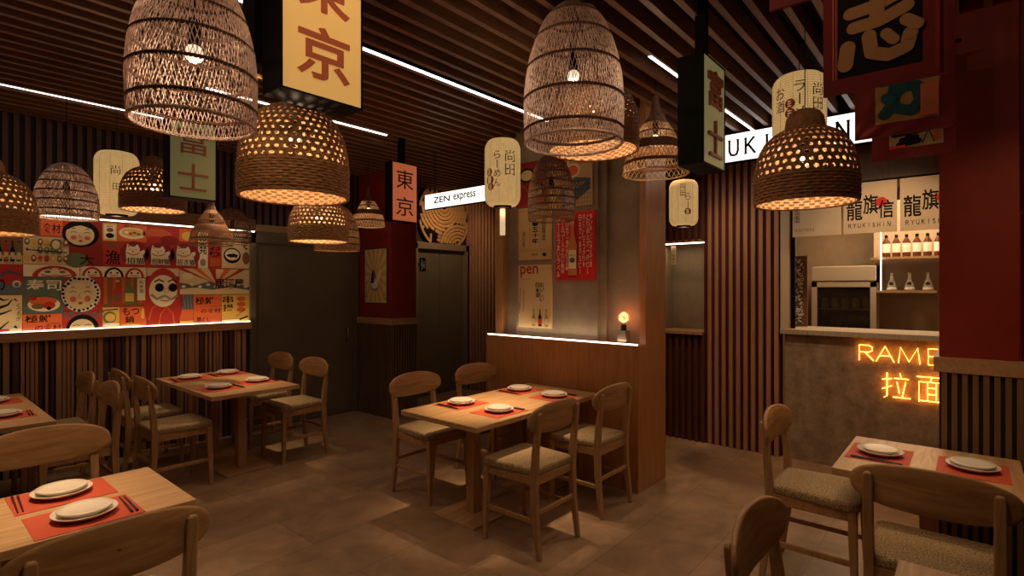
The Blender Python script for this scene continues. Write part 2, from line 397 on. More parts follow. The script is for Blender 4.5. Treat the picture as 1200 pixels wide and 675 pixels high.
h = MB(); h.tube([(3.64, YW-.01, .88), (3.64, YW-.05, .89), (3.64, YW-.05, 1.02), (3.64, YW-.01, 1.03)], .009, 8); h.build('door_handle', STEEL, door, smooth=True)
# --- pillar on the left
def pillar(name, x0, x1, y0, y1, zc0=1.075, zc1=1.15, slats=None):
    m = MB(); m.box(x0, x1, y0, y1, zc0, Hc+.2, 0); m.box(x0, x1, y0, y1, 0, zc0, 3)
    m.box(x0-.022, x1+.022, y0-.022, y1+.022, zc0, zc1, 1)
    pitch, w = slats
    y = y0-.014
    while y < y1: m.box(x0-.016, x0, y, min(y+w, y1), 0, zc0, 2); y += pitch
    x = x0
    while x < x1: m.box(x, min(x+w, x1+.016), y0-.016, y0, 0, zc0, 2); x += pitch
    return struct(name, m, [REDP, LEDGE, SLATS_P, flat('dark_brown_backing', (.035, .02, .012), .8)])
SLATS_P = wood('pillar_slat_wood', (.10, .062, .036), (.16, .10, .06), 'z', .5)
pillar('wall_pillar_left', 3.80, 4.16, 5.06, 5.70, slats=(.038, .024))
SLATS_P = wood('pillar_slat_wood_brown', (.15, .082, .04), (.22, .125, .065), 'z', .5)
pillar('wall_pillar_right', 3.51, 4.05, -.168, .130, slats=(.040, .022))
# --- door 2 and the wall around it
m = MB(); m.box(4.16, 4.66, YW-.02, YW+.1, 0, Hc+.2, 0); struct('wall_back_right', m, flat('dark_wall', (.035, .018, .012)))
m = MB()
m.box(5.63, 5.70, YW-.05, YW+.1, 0, 2.12, 1); m.box(4.66, 5.70, YW-.05, YW+.1, 2.04, 2.13, 1); m.box(4.66, 4.72, YW-.05, YW+.1, 0, 2.12, 1)
w2 = MB(); w2.box(4.66, 5.70, YW+.005, YW+.1, 2.13, Hc+.2, 0); struct('wall_above_door', w2, flat('dark_wall', (.035, .018, .012)))
struct('trim_6', m, [FRAMEM, FRAMEM])
d = MB(); d.box(4.72, 5.63, YW+.02, YW+.07, .01, 2.04); door2 = struct('door_2', d, DOORM)
h = MB(); h.box(4.76, 5.15, YW+.014, YW+.02, .05, 2.0); h.box(5.17, 5.59, YW+.014, YW+.02, .05, 2.0); h.build('door_panel', DOORM, door2)
# --- slatted walls on the right (facing -x)
XW = 5.20
m = MB()
m.box(5.70, 5.8, 2.45, YW+.1, 0, Hc+.2, 0)
y = 2.5
while y < YW-.02: m.box(5.665, 5.70, y, y+.032, 0, Hc+.1, 1); y += .064
struct('wall_right', m, [REDB, SLATR])
m = MB()
Y0, Y1 = 1.985, 2.43                       # pass-through niche
m.box(XW, XW+.08, 1.30, Y0, 0, Hc+.2, 0); m.box(XW, XW+.08, Y1, 2.9, 0, Hc+.2, 0)
m.box(XW, XW+.08, Y0, Y1, 0, 1.06, 0); m.box(XW, XW+.08, Y0, Y1, 1.95, Hc+.2, 0)
m.box(XW, 5.8, 2.82, 2.9, 0, Hc+.2, 0)
y = 1.31; k = 0
while y < 2.88:
    y1 = y+.034
    if y > 1.95 and y1 < 2.46:
        m.box(XW-.03, XW, y, y1, 0, 1.05, 2); m.box(XW-.03, XW, y, y1, 1.965, Hc+.1, 2)  # shade around the niche put into the slats as darker wood
    else: m.box(XW-.03, XW, y, y1, 0, Hc+.1, 1)
    y += .066
struct('wall_right_slatted', m, [REDB, SLATR, SLATD])
m = MB()
m.box(XW+.30, XW+.34, Y0-.1, Y1+.1, 1.0, 2.0, 0); m.box(XW+.02, XW+.34, Y1, Y1+.03, 1.0, 2.0, 0); m.box(XW+.02, XW+.34, Y0-.03, Y0, 1.0, 2.0, 0)
m.box(XW-.05, XW+.30, Y0, Y1, 1.045, 1.075, 1); m.box(XW-.02, XW+.30, Y0, Y1, 1.95, 1.975, 1)
struct('window_1', m, [CONC, LEDGE])
strip('led_strip', 'short warm glowing strip at the top of the small wall niche', (XW-.01, XW+.005, Y0, Y1, 1.938, 1.949))
area(XW+.08, 2.2, 1.93, .02, .4, .6, (0, 0, 0), (1, .74, .42))
# --- kitchen shell behind the counter
m = MB()
m.box(XW, XW+.07, -.6, 1.27, 2.20, Hc+.2, 0)
m.box(XW-.02, XW+.10, 1.225, 1.295, 1.10, 2.25, 1)
struct('wall_kitchen_front', m, [wood('lintel_wood', (.11, .052, .025), (.17, .085, .042), 'z'), CREAM])
for nm, b in (('wall_kitchen_back', (7.25, 7.33, -.7, 1.7, 0, Hc+.15)), ('wall_kitchen_left', (5.29, 7.25, 1.62, 1.70, 0, Hc+.15)), ('wall_kitchen_right', (5.72, 7.25, -.70, -.62, 0, Hc+.15)), ('ceiling_kitchen', (5.29, 7.25, -.6, 1.62, 2.62, 2.66))):
    struct(nm, MB().box(*b), CONC3)
m = MB(); m.box(5.225, 5.255, 1.190, 1.222, 1.145, 2.19); struct('trim_4', m, BLACK)
# --- walls behind and beside the camera
m = MB(); m.box(-1.66, -1.6, -2.6, 5.8, 0, Hc+.2); struct('wall_left', m, flat('brown_plaster', (.14, .075, .045), .8))
m = MB(); m.box(-1.66, 5.8, -2.6, -2.5, 0, Hc+.2); m.box(5.2, 5.26, -2.5, -.6, 0, Hc+.2); struct('wall_front', m, flat('brown_plaster', (.14, .075, .045), .8))
m = MB(); m.box(3.53, 4.2, -2.4, -.17, 0, Hc+.2); struct('wall_right_near', m, REDP)

# --- partition with concrete panel
m = MB()
m.box(3.58, 4.04, 1.85, 3.36, 0, 1.078, 0)
m.box(3.70, 4.04, 1.85, 1.90, 1.078, Hc+.1, 0); m.box(3.70, 4.04, 3.27, 3.36, 1.078, Hc+.1, 0)
m.box(3.76, 4.0, 1.90, 3.27, 1.078, Hc+.1, 1)
m.box(3.69, 3.76, 2.26, 3.10, 1.078, Hc+.1, 1)
m.box(3.72, 3.76, 2.20, 2.26, 1.078, Hc+.1, 1)
struct('wall_partition', m, [PANEL, CONC])
strip('led_strip', 'white glowing strip along the front edge of the partition ledge', (3.582, 3.594, 1.86, 3.35, 1.079, 1.088))
# ================================================================== CHAIRS
def make_chair():
    t = thing('dining_chair', 'x', 'chair')
    # seat cushion
    n = 8; out = []
    def corner(cx, cy, r, a0):
        return [(cx+r*cos(radians(a0+90*i/n)), cy+r*sin(radians(a0+90*i/n))) for i in range(n+1)]
    out = corner(.165, .165, .04, 0)+corner(-.165, .165, .04, 90)+corner(-.155, -.165, .03, 180)+corner(.155, -.165, .03, 270)
    N = len(out); m = MB(); vs = []; fs = []
    for s, z in ((.985, .448), (1, .455), (1, .478), (.985, .488), (.93, .493), (.5, .494)):
        for x, y in out: vs.append((x*s, y*s, z))
    for j in range(5):
        for k in range(N): fs.append((j*N+k, j*N+(k+1) % N, (j+1)*N+(k+1) % N, (j+1)*N+k))
    fs.append(tuple(range(N))[::-1]); fs.append(tuple(5*N+k for k in range(N)))
    m.add(vs, fs).build('seat', FABRIC, t, smooth=True)
    m = MB(); m.box(-.185, .185, .165, .185, .398, .448); m.box(-.17, .17, -.195, -.175, .398, .448)
    for s in (-1, 1): m.box(s*.178-.010, s*.178+.010, -.18, .175, .398, .448)
    m.build('seat_frame', CHAIRB, t, bevel=.003)
    for s in (-1, 1):
        m = MB(); m.beam([(s*.187, .187, 0), (s*.180, .178, .30), (s*.178, .176, .448)], [(.026, .026), (.036, .036), (.040, .040)]); m.build('leg', CHAIRW, t, bevel=.005)
        m = MB(); m.beam([(s*.190, -.225, 0), (s*.187, -.192, .26), (s*.184, -.186, .44), (s*.186, -.198, .60), (s*.185, -.222, .780), (s*.185, -.226, .803), (s*.185, -.227, .812)],
                         [(.026, .028), (.034, .038), (.036, .042), (.034, .036), (.033, .024), (.028, .020), (.016, .012)]); m.build('leg', CHAIRW, t, bevel=.005)
        m = MB(); m.box(s*.182-.008, s*.182+.008, -.185, .175, .185, .212); m.build('stretcher', CHAIRW, t, bevel=.003)
    m = MB(); m.box(-.175, .175, -.205, -.190, .235, .260); m.build('stretcher', CHAIRB, t, bevel=.003)
    # curved oval backrest
    a, b, zc = .248, .084, .764; n = 56; m = MB(); vs = []; fs = []
    def pt(s, q, side):
        cq, sq = cos(q), sin(q)
        x = a*s*abs(cq)**.80*(1 if cq >= 0 else -1); z = b*s*abs(sq)**.78*(1 if sq >= 0 else -1)
        if z < 0: z *= 1.06
        z += .010*(1-(x/a)**2)
        y = -.222+.034*(x/a)**2-.09*z
        return (x, y+side, zc+z)
    rings = [(0.02, .0095), (.5, .0095), (.93, .0095), (.985, .007), (1, .003), (1, -.003), (.985, -.007), (.93, -.0095), (.5, -.0095), (.02, -.0095)]
    for s, sd in rings:
        for k in range(n): vs.append(pt(s, 2*pi*k/n, sd))
    for j in range(len(rings)-1):
        for k in range(n): fs.append((j*n+k, j*n+(k+1) % n, (j+1)*n+(k+1) % n, (j+1)*n+k))
    m.add(vs, fs).build('backrest', CHAIRB, t, smooth=True)
    return t
chair0 = make_chair(); used = [False]
def chair(x, y, face, label, group):
    o = copy_tree(chair0) if used[0] else chair0
    used[0] = True
    rz = {'+y': 0, '-y': pi, '+x': -pi/2, '-x': pi/2}.get(face, face) if isinstance(face, str) else face
    o.location = (x, y, 0); o.rotation_euler.z = rz; tag(o, label, 'chair', group)
CHAIRS = [
 (2.54, 2.035, '+y', 'oak dining chair in front of centre table, seen from behind, nearest the camera', 'chairs at the centre table'),
 (3.225, 2.05, '+y', 'oak dining chair in front of centre table, beside the wood partition corner', 'chairs at the centre table'),
 (2.645, 3.03, '-y', 'oak dining chair behind centre table, left one, whole oval back facing us', 'chairs at the centre table'),
 (3.30, 3.03, '-y', 'oak dining chair behind centre table, right one, close to the partition', 'chairs at the centre table'),
 (2.41, 4.64, '-x', 'oak dining chair right of the table before the grey door, nearer one', 'chairs at the table before the grey door'),
 (2.41, 5.28, '-x', 'oak dining chair right of the table before the grey door, farther one', 'chairs at the table before the grey door'),
 (1.45, 4.60, '+x', 'oak dining chair left of the table before the grey door, nearer one', 'chairs at the table before the grey door'),
 (1.445, 5.20, '+x', 'oak dining chair left of the table before the grey door, farther one by the slats', 'chairs at the table before the grey door'),
 (.82, 4.50, '-x', 'oak dining chair by the left edge table with back to the next table, nearer one', 'chairs at the left edge table'),
 (.82, 5.15, '-x', 'oak dining chair by the left edge table, farther one against the slatted wall', 'chairs at the left edge table'),
 (.49, 3.05, '-y', 'large oak chair beyond the near left table, long oval back facing us', 'chairs at the near left table'),
 (.43, 2.03, '+y', 'oak chair in the bottom left corner, cut by the frame, seen from behind', 'chairs at the near left table'),
 (2.635, .115, '+x', 'oak chair in the bottom right, seen from behind in front of the right table', 'chairs at the right table'),
 (3.15, .605, '-y', 'oak chair at the left end of the right table, in front of the concrete counter', 'chairs at the right table'),
 (1.67, .275, '-y', 'oak chair cut by the bottom frame edge, only its oval back showing', 'chairs at the bottom right table'),
]
for c in CHAIRS: chair(*c)

# ================================================================== TABLES
def table(x0, x1, y0, y1, label, posts, along='x'):
    cx, cy = (x0+x1)/2, (y0+y1)/2
    t = thing('dining_table', label, 'table', (cx, cy, 0), 0, 'oak dining tables')
    a, b = (x1-x0)/2, (y1-y0)/2
    MB().box(-a, a, -b, b, .668, .70).build('tabletop', OAK, t, bevel=.003)
    for px, py in posts:
        px -= cx; py -= cy
        m = MB(); m.box(px-.035, px+.035, py-.035, py+.035, .012, .668); leg = m.build('leg', OAKZ, t, bevel=.003)
        m = MB(); m.box(px-.19, px+.19, py-.19, py+.19, 0, .012); m.build('base_plate', OAK, t, bevel=.002)
table(2.21, 3.545, 2.155, 2.845, 'oak dining table at centre, its end against the wood partition', [(2.57, 2.53), (3.22, 2.53)])
table(1.575, 2.255, 4.235, 5.50, 'oak dining table set for four before the large grey door', [(1.96, 4.66), (1.96, 5.22)])
table(-.55, .69, 4.21, 5.51, 'oak dining table cut off at the left edge, below the poster wall', [(.1, 4.5), (.1, 5.2)])
table(-.55, .778, 2.24, 2.81, 'oak dining table in the bottom left foreground', [(-.2, 2.52), (.42, 2.52)])
table(2.757, 3.43, -.168, .48, 'small oak table for two against the slatted red pillar', [(3.1, .15)])
table(.75, 1.952, -.55, .166, 'oak table of which only a corner shows at bottom right', [(1.05, -.19), (1.65, -.19)])
# ================================================================== PLACE SETTINGS
ZT = .70
def make_plates():
    t = thing('dinner_plates', 'x', 'plates')
    p = [(.0, .004), (.07, .004), (.085, .008), (.118, .022), (.121, .024), (.119, .027), (.085, .013), (.06, .009), (0, .009)]
    MB().lathe([(r, z) for r, z in p], 40).build('large_plate', WHITEC, t, smooth=True)
    q = [(0, .010), (.06, .010), (.078, .020), (.098, .032), (.1005, .034), (.0985, .037), (.075, .0345), (.03, .033), (0, .033)]
    MB().lathe(q, 40).build('small_plate', WHITEC, t, smooth=True)
    return t
plate0 = make_plates(); plate0.scale = (.79, .79, 1.0); pu = [False]
def make_chop():
    t = thing('chopsticks', 'x', 'chopsticks')
    for s in (-1, 1):
        MB().beam([(0, 0, 0), (0, 0, 1)], [(1, 1), (1, 1)])
        m = MB(); m.add([(s*.008-.0035, -.10, 0), (s*.008+.0035, -.10, 0), (s*.008+.0035, -.10, .007), (s*.008-.0035, -.10, .007),
                         (s*.007-.002, .10, 0), (s*.007+.002, .10, 0), (s*.007+.002, .10, .004), (s*.007-.002, .10, .004)],
                        [(0,3,2,1)[::-1], (4,5,6,7)[::-1], (0,1,5,4), (1,2,6,5), (2,3,7,6), (3,0,4,7)]); m.build('chopstick', CHOP, t)
    return t
chop0 = make_chop(); cu_ = [False]
def setting(x, y, who, where, far, mx=None, my=None, sticks=True):
    # far: the diner sits on the +y side (chopsticks on the -x side)
    mx = x if mx is None else mx; my = y if my is None else my
    o = MB().box(-.15, .15, -.123, .123, 0, .0025).build('placemat', MAT_R, None, (mx, my, ZT)); tag(o, f'coral red placemat {where}', 'placemat', 'placemats on ' + who)
    p = copy_tree(plate0) if pu[0] else plate0
    pu[0] = True; p.location = (x, y, ZT+.0027-.004); p.location.z = ZT+.0027-.0038; tag(p, f'two stacked white plates {where}', 'plates', 'plates on ' + who)
    if not sticks: return
    c = copy_tree(chop0) if cu_[0] else chop0
    cu_[0] = True; c.location = (mx+(-.128 if far else .128), my, ZT+.0028); c.rotation_euler.z = (pi if far else 0)+random.uniform(-.05, .05)
    tag(c, f'pair of black chopsticks {where}', 'chopsticks', 'chopsticks on ' + who)
T = 'the centre table'
setting(2.60, 2.68, T, 'at the left rear place of the centre table', True)
setting(3.24, 2.69, T, 'at the rear place of the centre table by the partition', True)
setting(2.60, 2.33, T, 'at the left front place of the centre table', False)
setting(3.22, 2.34, T, 'at the right front place of the centre table', False)
T = 'the table before the grey door'
setting(1.75, 4.57, T, 'at the nearest place before the grey door', False, 1.76, 4.55)
setting(2.09, 4.65, T, 'at the right place before the grey door', False, 2.09, 4.64)
setting(1.77, 5.25, T, 'at the left rear place before the grey door', True, 1.77, 5.24)
setting(2.10, 5.28, T, 'at the rear right place before the grey door', True, 2.1, 5.27)
T = 'the left edge table'
setting(.49, 4.58, T, 'at the nearer place of the left edge table', False)
setting(.50, 5.18, T, 'at the farther place of the left edge table', True)
T = 'the near left table'
setting(.455, 2.675, T, 'at the rear place of the near left table', True, .455, 2.67)
setting(.465, 2.365, T, 'at the front place of the near left table', False, .465, 2.37)
T = 'the small right table'
setting(3.12, .338, T, 'at the left place of the small right table', True, 3.12, .34)
setting(3.12, .0, T, 'at the right place of the small right table', False, 3.12, 0, False)

# ================================================================== LAMPS
def prof_r(prof, z):
    if z <= prof[0][1]: return prof[0][0]
    for (r0, z0), (r1, z1) in zip(prof, prof[1:]):
        if z <= z1: return r0+(r1-r0)*(z-z0)/max(1e-6, z1-z0)
    return prof[-1][0]
def woven_solid(prof, z0, z1, n=108, pitch=.009, amp=.0022):
    m = MB(); rows = max(2, int((z1-z0)/pitch)*2); P = []
    for j in range(rows+1):
        z = z0+(z1-z0)*j/rows; P.append((prof_r(prof, z), z))
    m.lathe(P, n, ripple=lambda j, k: amp*(1 if j % 2 else -1)*.5+amp*(.5 if ((k//2)+(j//2)) % 2 else -.5))
    return m
def woven_open(prof, z0, z1, cols=34, rows=8, rnd=None, hole=.30):
    m = MB(); rnd = rnd or random.Random(1); arc = []
    S = 60; pts = [(prof_r(prof, z0+(z1-z0)*i/S), z0+(z1-z0)*i/S) for i in range(S+1)]
    L = [0]
    for a, b in zip(pts, pts[1:]): L.append(L[-1]+math.hypot(a[0]-b[0], a[1]-b[1]))
    def at(t):
        s = t*L[-1]
        for i in range(S):
            if s <= L[i+1]+1e-9:
                f = (s-L[i])/(L[i+1]-L[i]); return (pts[i][0]+(pts[i+1][0]-pts[i][0])*f, pts[i][1]+(pts[i+1][1]-pts[i][1])*f)
        return pts[-1]
    def P(c, t, off=0):
        r, z = at(min(1, max(0, t))); q = 2*pi*c/cols; return ((r+off)*cos(q), (r+off)*sin(q), z)
    for i in range(rows):
        for c in range(cols):
            cc = c+(.5 if i % 2 else 0); t0, t1 = i/rows, (i+1)/rows
            hx = hole*rnd.uniform(.75, 1.2); hz = hole*rnd.uniform(.8, 1.2); ang = rnd.uniform(-.4, .4)
            vs = []
            sq = [(0,0),(.5,0),(1,0),(1,.5),(1,1),(.5,1),(0,1),(0,.5)]
            for u, v in sq: vs.append(P(cc+u, t0+(t1-t0)*v, .005 if (u == .5 or v == .5) else -.004))
            for k, (u, v) in enumerate(sq):
                a = math.atan2(v-.5, u-.5)+ang*.3; vs.append(P(cc+.5+hx*cos(a), t0+(t1-t0)*(.5+hz*sin(a)), rnd.uniform(-.002, .004)))
            m.add(vs, [(k, (k+1) % 8, 8+(k+1) % 8, 8+k) for k in range(8)])
    return m
def wire_parts(t, ztop, zsock, z_abs, bulb_r=.028, e=3.0, lx=0, ly=0, bulb=True, cord_r=.0022, bulbm=None):
    m = MB(); m.tube([(0, 0, zsock), (0, 0, Hc+.17-z_abs)], cord_r, 5); m.build('cord', BLACK, t)
    m = MB(); m.lathe([(.0, .085), (.018, .08), (.020, 0), (0, 0)], 14, cz=zsock-.07); m.build('socket', BLACK, t, smooth=True)
    if bulb:
        m = MB(); m.lathe([(bulb_r*sin(pi*i/10)+.0005, -bulb_r*cos(pi*i/10)) for i in range(11)], 16, cz=zsock-.09-bulb_r*.5); m.build('bulb', bulbm or BULB, t, smooth=True)
    point(lx, ly, z_abs+zsock-.16, e, (1, .73, .46), r=.02)
def dome_lamp(x, y, z, R, label, e=3.0, seed=1, mat=None, cols=38, rows=10, knob=True, hole=.3, hs=1.0):
    k = R/60
    prof = [(59, 0), (60, 4), (60, 30), (59, 42), (57, 53), (53, 64), (47, 74), (38.5, 82), (27, 88)]
    top = [(27, 88), (23.5, 90), (22.5, 96), (21, 104), (17, 110), (9, 113.5), (1, 114)] if knob else [(27, 88), (18, 92), (8, 95), (1, 96)]
    prof = [(a*k, b*k*hs) for a, b in prof]; top = [(a*k, b*k*hs) for a, b in top]; R0, k = R, k*hs
    t = thing('woven_dome_lamp', label, 'lamp', (x, y, z), 0, 'woven dome pendant lamps')
    mt = [mat or RATTAN, RATLT]
    rows = max(7, int(30*k/.0125)); band = MB(); nb = 168      # woven band: strands passing over and under upright stakes
    for j in range(rows):
        zz = 30*k*(j+.5)/rows; rb = prof_r(prof, zz); pts = []
        for i in range(nb):
            q = 2*pi*i/nb; ro = rb+.0030*sin(2*pi*i*28/nb+pi*(j % 2)); pts.append((ro*cos(q), ro*sin(q), zz))
        band.tube(pts, 30*k/rows*.56, 5, closed=True)
    band.build('lower_band', mt[0], t, smooth=True)
    lin = MB(); lin.lathe([(prof_r(prof, 30*k*j/4)-.0055, 30*k*j/4) for j in range(5)], 72, ripple=lambda j, kk: .0008*(kk % 2)); lin.build('inner_weave', RATLT, t, smooth=True)
    woven_open(prof, 30*k, 88*k, cols, rows, random.Random(seed), hole).build('openwork_shade', mt, t, smooth=True, solid=.005)
    P = top; m = MB(); pp = []
    for a, b in zip(P, P[1:]):
        for i in range(4): pp.append((a[0]+(b[0]-a[0])*i/4, a[1]+(b[1]-a[1])*i/4))
    pp.append(P[-1]); m.lathe(pp, 60, ripple=lambda j, kk: .0012*(1 if (j+kk) % 2 else -1) if j < len(pp)-3 else 0); m.build('top_cap', RATDK if mat is None else mat, t, smooth=True, solid=.004)
    m = MB(); ring = [(R*cos(2*pi*i/72), R*sin(2*pi*i/72), 0) for i in range(72)]; m.tube(ring, .006, 6, closed=True); m.build('rim', mt, t, smooth=True)
    wire_parts(t, (114 if knob else 96)*k, 80*k, z, .022, e, x, y)
def hoop(m, r, z, th, n=90, strands=3, amp=.004):
    for s in range(strands):
        pts = []
        for i in range(n):
            q = 2*pi*i/n; ph = 2*pi*i*30/n+s*2*pi/strands
            pts.append(((r+amp*.6*cos(ph))*cos(q), (r+amp*.6*cos(ph))*sin(q), z+amp*sin(ph)))
        m.tube(pts, th, 4, closed=True)
def cage_lamp(x, y, z, R, label, prof, bands, e=2.0, n=88, slope=.8, mat=None, sr=.0015, bulb=True, dark=None, wav=.0):
    k = R; prof = [(a*k, b*k) for a, b in prof]; H = prof[-1][1]
    t = thing('rattan_lattice_lamp', label, 'lamp', (x, y, z), 0, 'rattan lattice pendant lamps')
    m = MB(); S = 34; rnd = random.Random(5)
    for d in (-1, 1):
        for c in range(n):
            pts = []; q0 = 2*pi*(c+rnd.uniform(-.25, .25))/n
            for i in range(S+1):
                zz = H*i/S*.985; r = prof_r(prof, zz)+(.0018*d); q = q0+d*slope*i/S+.02*sin(i*1.3+c)*wav
                pts.append((r*cos(q), r*sin(q), zz))
            m.tube(pts, sr, 3, cap=False)
    m.build('lattice_shade', mat or RATPK, t)
    m = MB()
    for b in bands: hoop(m, prof_r(prof, b*k), b*k, .0042*(R/.225)**.5, amp=.0055*(R/.225))
    m.build('hoops', dark or RATPD, t)
    m = MB(); hoop(m, prof_r(prof, 0), 0, .0042*(R/.225)**.5, amp=.0055*(R/.225)); m.build('braided_rim', mat or RATPK, t)
    m = MB(); m.lathe([(.0, H+.004), (R*.10, H-.001), (R*.2, H-.01)], 20); m.build('top_cap', RATPD, t, smooth=True)
    wire_parts(t, H, H*.62, z, .030, e, x, y, bulb, bulbm=BULBC)
TALL = [(.975, 0), (.99, .2), (1.0, .55), (1.0, .9), (.965, 1.3), (.89, 1.7), (.78, 2.05), (.64, 2.38), (.46, 2.64), (.26, 2.80), (.1, 2.88)]
ROUND = [(.99, 0), (1.0, .3), (.98, .7), (.92, 1.05), (.80, 1.4), (.64, 1.72), (.44, 1.95), (.2, 2.08), (.08, 2.1)]
cage_lamp(.69, 2.005, 2.055, .192, 'large pinkish rattan lattice lamp at top left, cut by the top frame edge', TALL, [.30, .85, 1.38, 1.85, 2.3], 2.6)
cage_lamp(2.27, 1.531, 2.229, .249, 'tall pinkish rattan lattice lamp hanging at top centre', TALL, [.24, .86, 1.5, 2.08, 2.52], 2.6)
cage_lamp(.829, 4.727, 1.983, .178, 'squat pinkish lattice lamp in front of the dark slatted wall', ROUND, [.25, .6, .95, 1.3, 1.62], 1.2, n=72, sr=.0026, bulb=False)
cage_lamp(3.19, 2.345, 1.998, .170, 'small dark brown lattice lamp in front of the partition posters', TALL, [.3, .6, .9, 1.2, 1.6, 2.0, 2.4], .7, n=60, mat=RATDK, sr=.0022, bulb=False)
cage_lamp(2.20, 5.42, 1.93, .165, 'dark lattice lamp at the poster wall right end, behind the cone lamp', ROUND, [.3, .8, 1.3], .7, n=50, mat=RATDK, sr=.0024, bulb=False)
cage_lamp(2.62, 4.27, 1.835, .19, 'brown banded lattice lamp peeking out behind the dome lamp at the grey door', ROUND, [.25, .55, .9, 1.3], .9, n=60, mat=RATTAN, sr=.003, bulb=False)
dome_lamp(1.262, 2.42, 1.925, .240, 'large golden brown woven dome lamp under the yellow sign', 3.9, 1, cols=40, rows=11, hole=.27, hs=1.16, knob=False)
dome_lamp(2.66, .565, 1.876, .203, 'dark brown woven dome lamp with knob in front of the white shop sign', 2.7, 2, mat=RATMD, hole=.29, hs=1.07)
dome_lamp(1.24, 4.35, 2.045, .195, 'woven dome lamp with knob beside the left green sign', 2.8, 3, mat=RATMD, hole=.29)
dome_lamp(.36, 4.06, 1.80, .22, 'woven dome lamp at the left frame edge', 2.4, 4, mat=RATTAN, hole=.25)
dome_lamp(2.06, 3.60, 1.838, .2, 'woven dome lamp below the large golden dome, before the grey door', 3.0, 5, mat=RATTAN, rows=9)
dome_lamp(2.81, 1.755, 2.335, .268, 'wide woven dome lamp half hidden behind the tall lattice lamp', 4.5, 6, mat=RATMD, hole=.16)
def bell_lamp(x, y, z, R, label, e=1.6, plain=False):
    k = R/37.5
    prof = [(a*k, b*k) for a, b in [(37.5, 0), (36.3, 10), (35.5, 14), (33, 25), (28.5, 33), (25, 38), (21.5, 47), (14.5, 58), (8.5, 66), (5.5, 74), (4, 84), (2.5, 91), (.6, 92)]]
    t = thing('rattan_bell_lamp', label, 'lamp', (x, y, z), 0, 'bell shaped rattan pendant lamps')
    dk = RATDK; lt = RATDK if plain else RATLT
    m = MB()
    for z0, z1 in ((10, 13.5), (25.5, 37.5), (46, 48), (58, 91.5)):
        w = woven_solid(prof, z0*k, z1*k, 72, .006, .0016); m.add(w.v, w.f)
    m.build('solid_bands', dk, t, smooth=True, solid=.003)
    m = MB()
    for z0, z1, n in ((.5, 10, 34), (13.5, 25.5, 44), (37.5, 46, 36), (48, 58, 30)):
        for d in (-1, 1):
            for c in range(n):
                q0 = 2*pi*c/n; pts = []
                for i in range(5):
                    zz = (z0+(z1-z0)*i/4)*k; r = prof_r(prof, zz)+d*.001; q = q0+d*(2*pi/n)*.5*(i/4*2-1); pts.append((r*cos(q), r*sin(q), zz))
                m.tube(pts, .0024*R/.21, 4)
    m.build('open_weave', lt, t)
    m = MB(); hoop(m, 37.5*k, 0, .0035, amp=.003); m.build('rim', lt, t)
    wire_parts(t, 91*k, 60*k, z, .02, e, x, y, bulb=not plain)
bell_lamp(3.303, 1.583, 2.248, .21, 'bell lamp of banded rattan and open weave left of the green sign box')
bell_lamp(3.40, 4.93, 2.165, .17, 'small bell lamp of banded rattan beside the red pillar', 1.2)
bell_lamp(1.80, 4.85, 1.86, .165, 'dark brown cone shaped lamp before the right end of the poster wall', .5, plain=True)
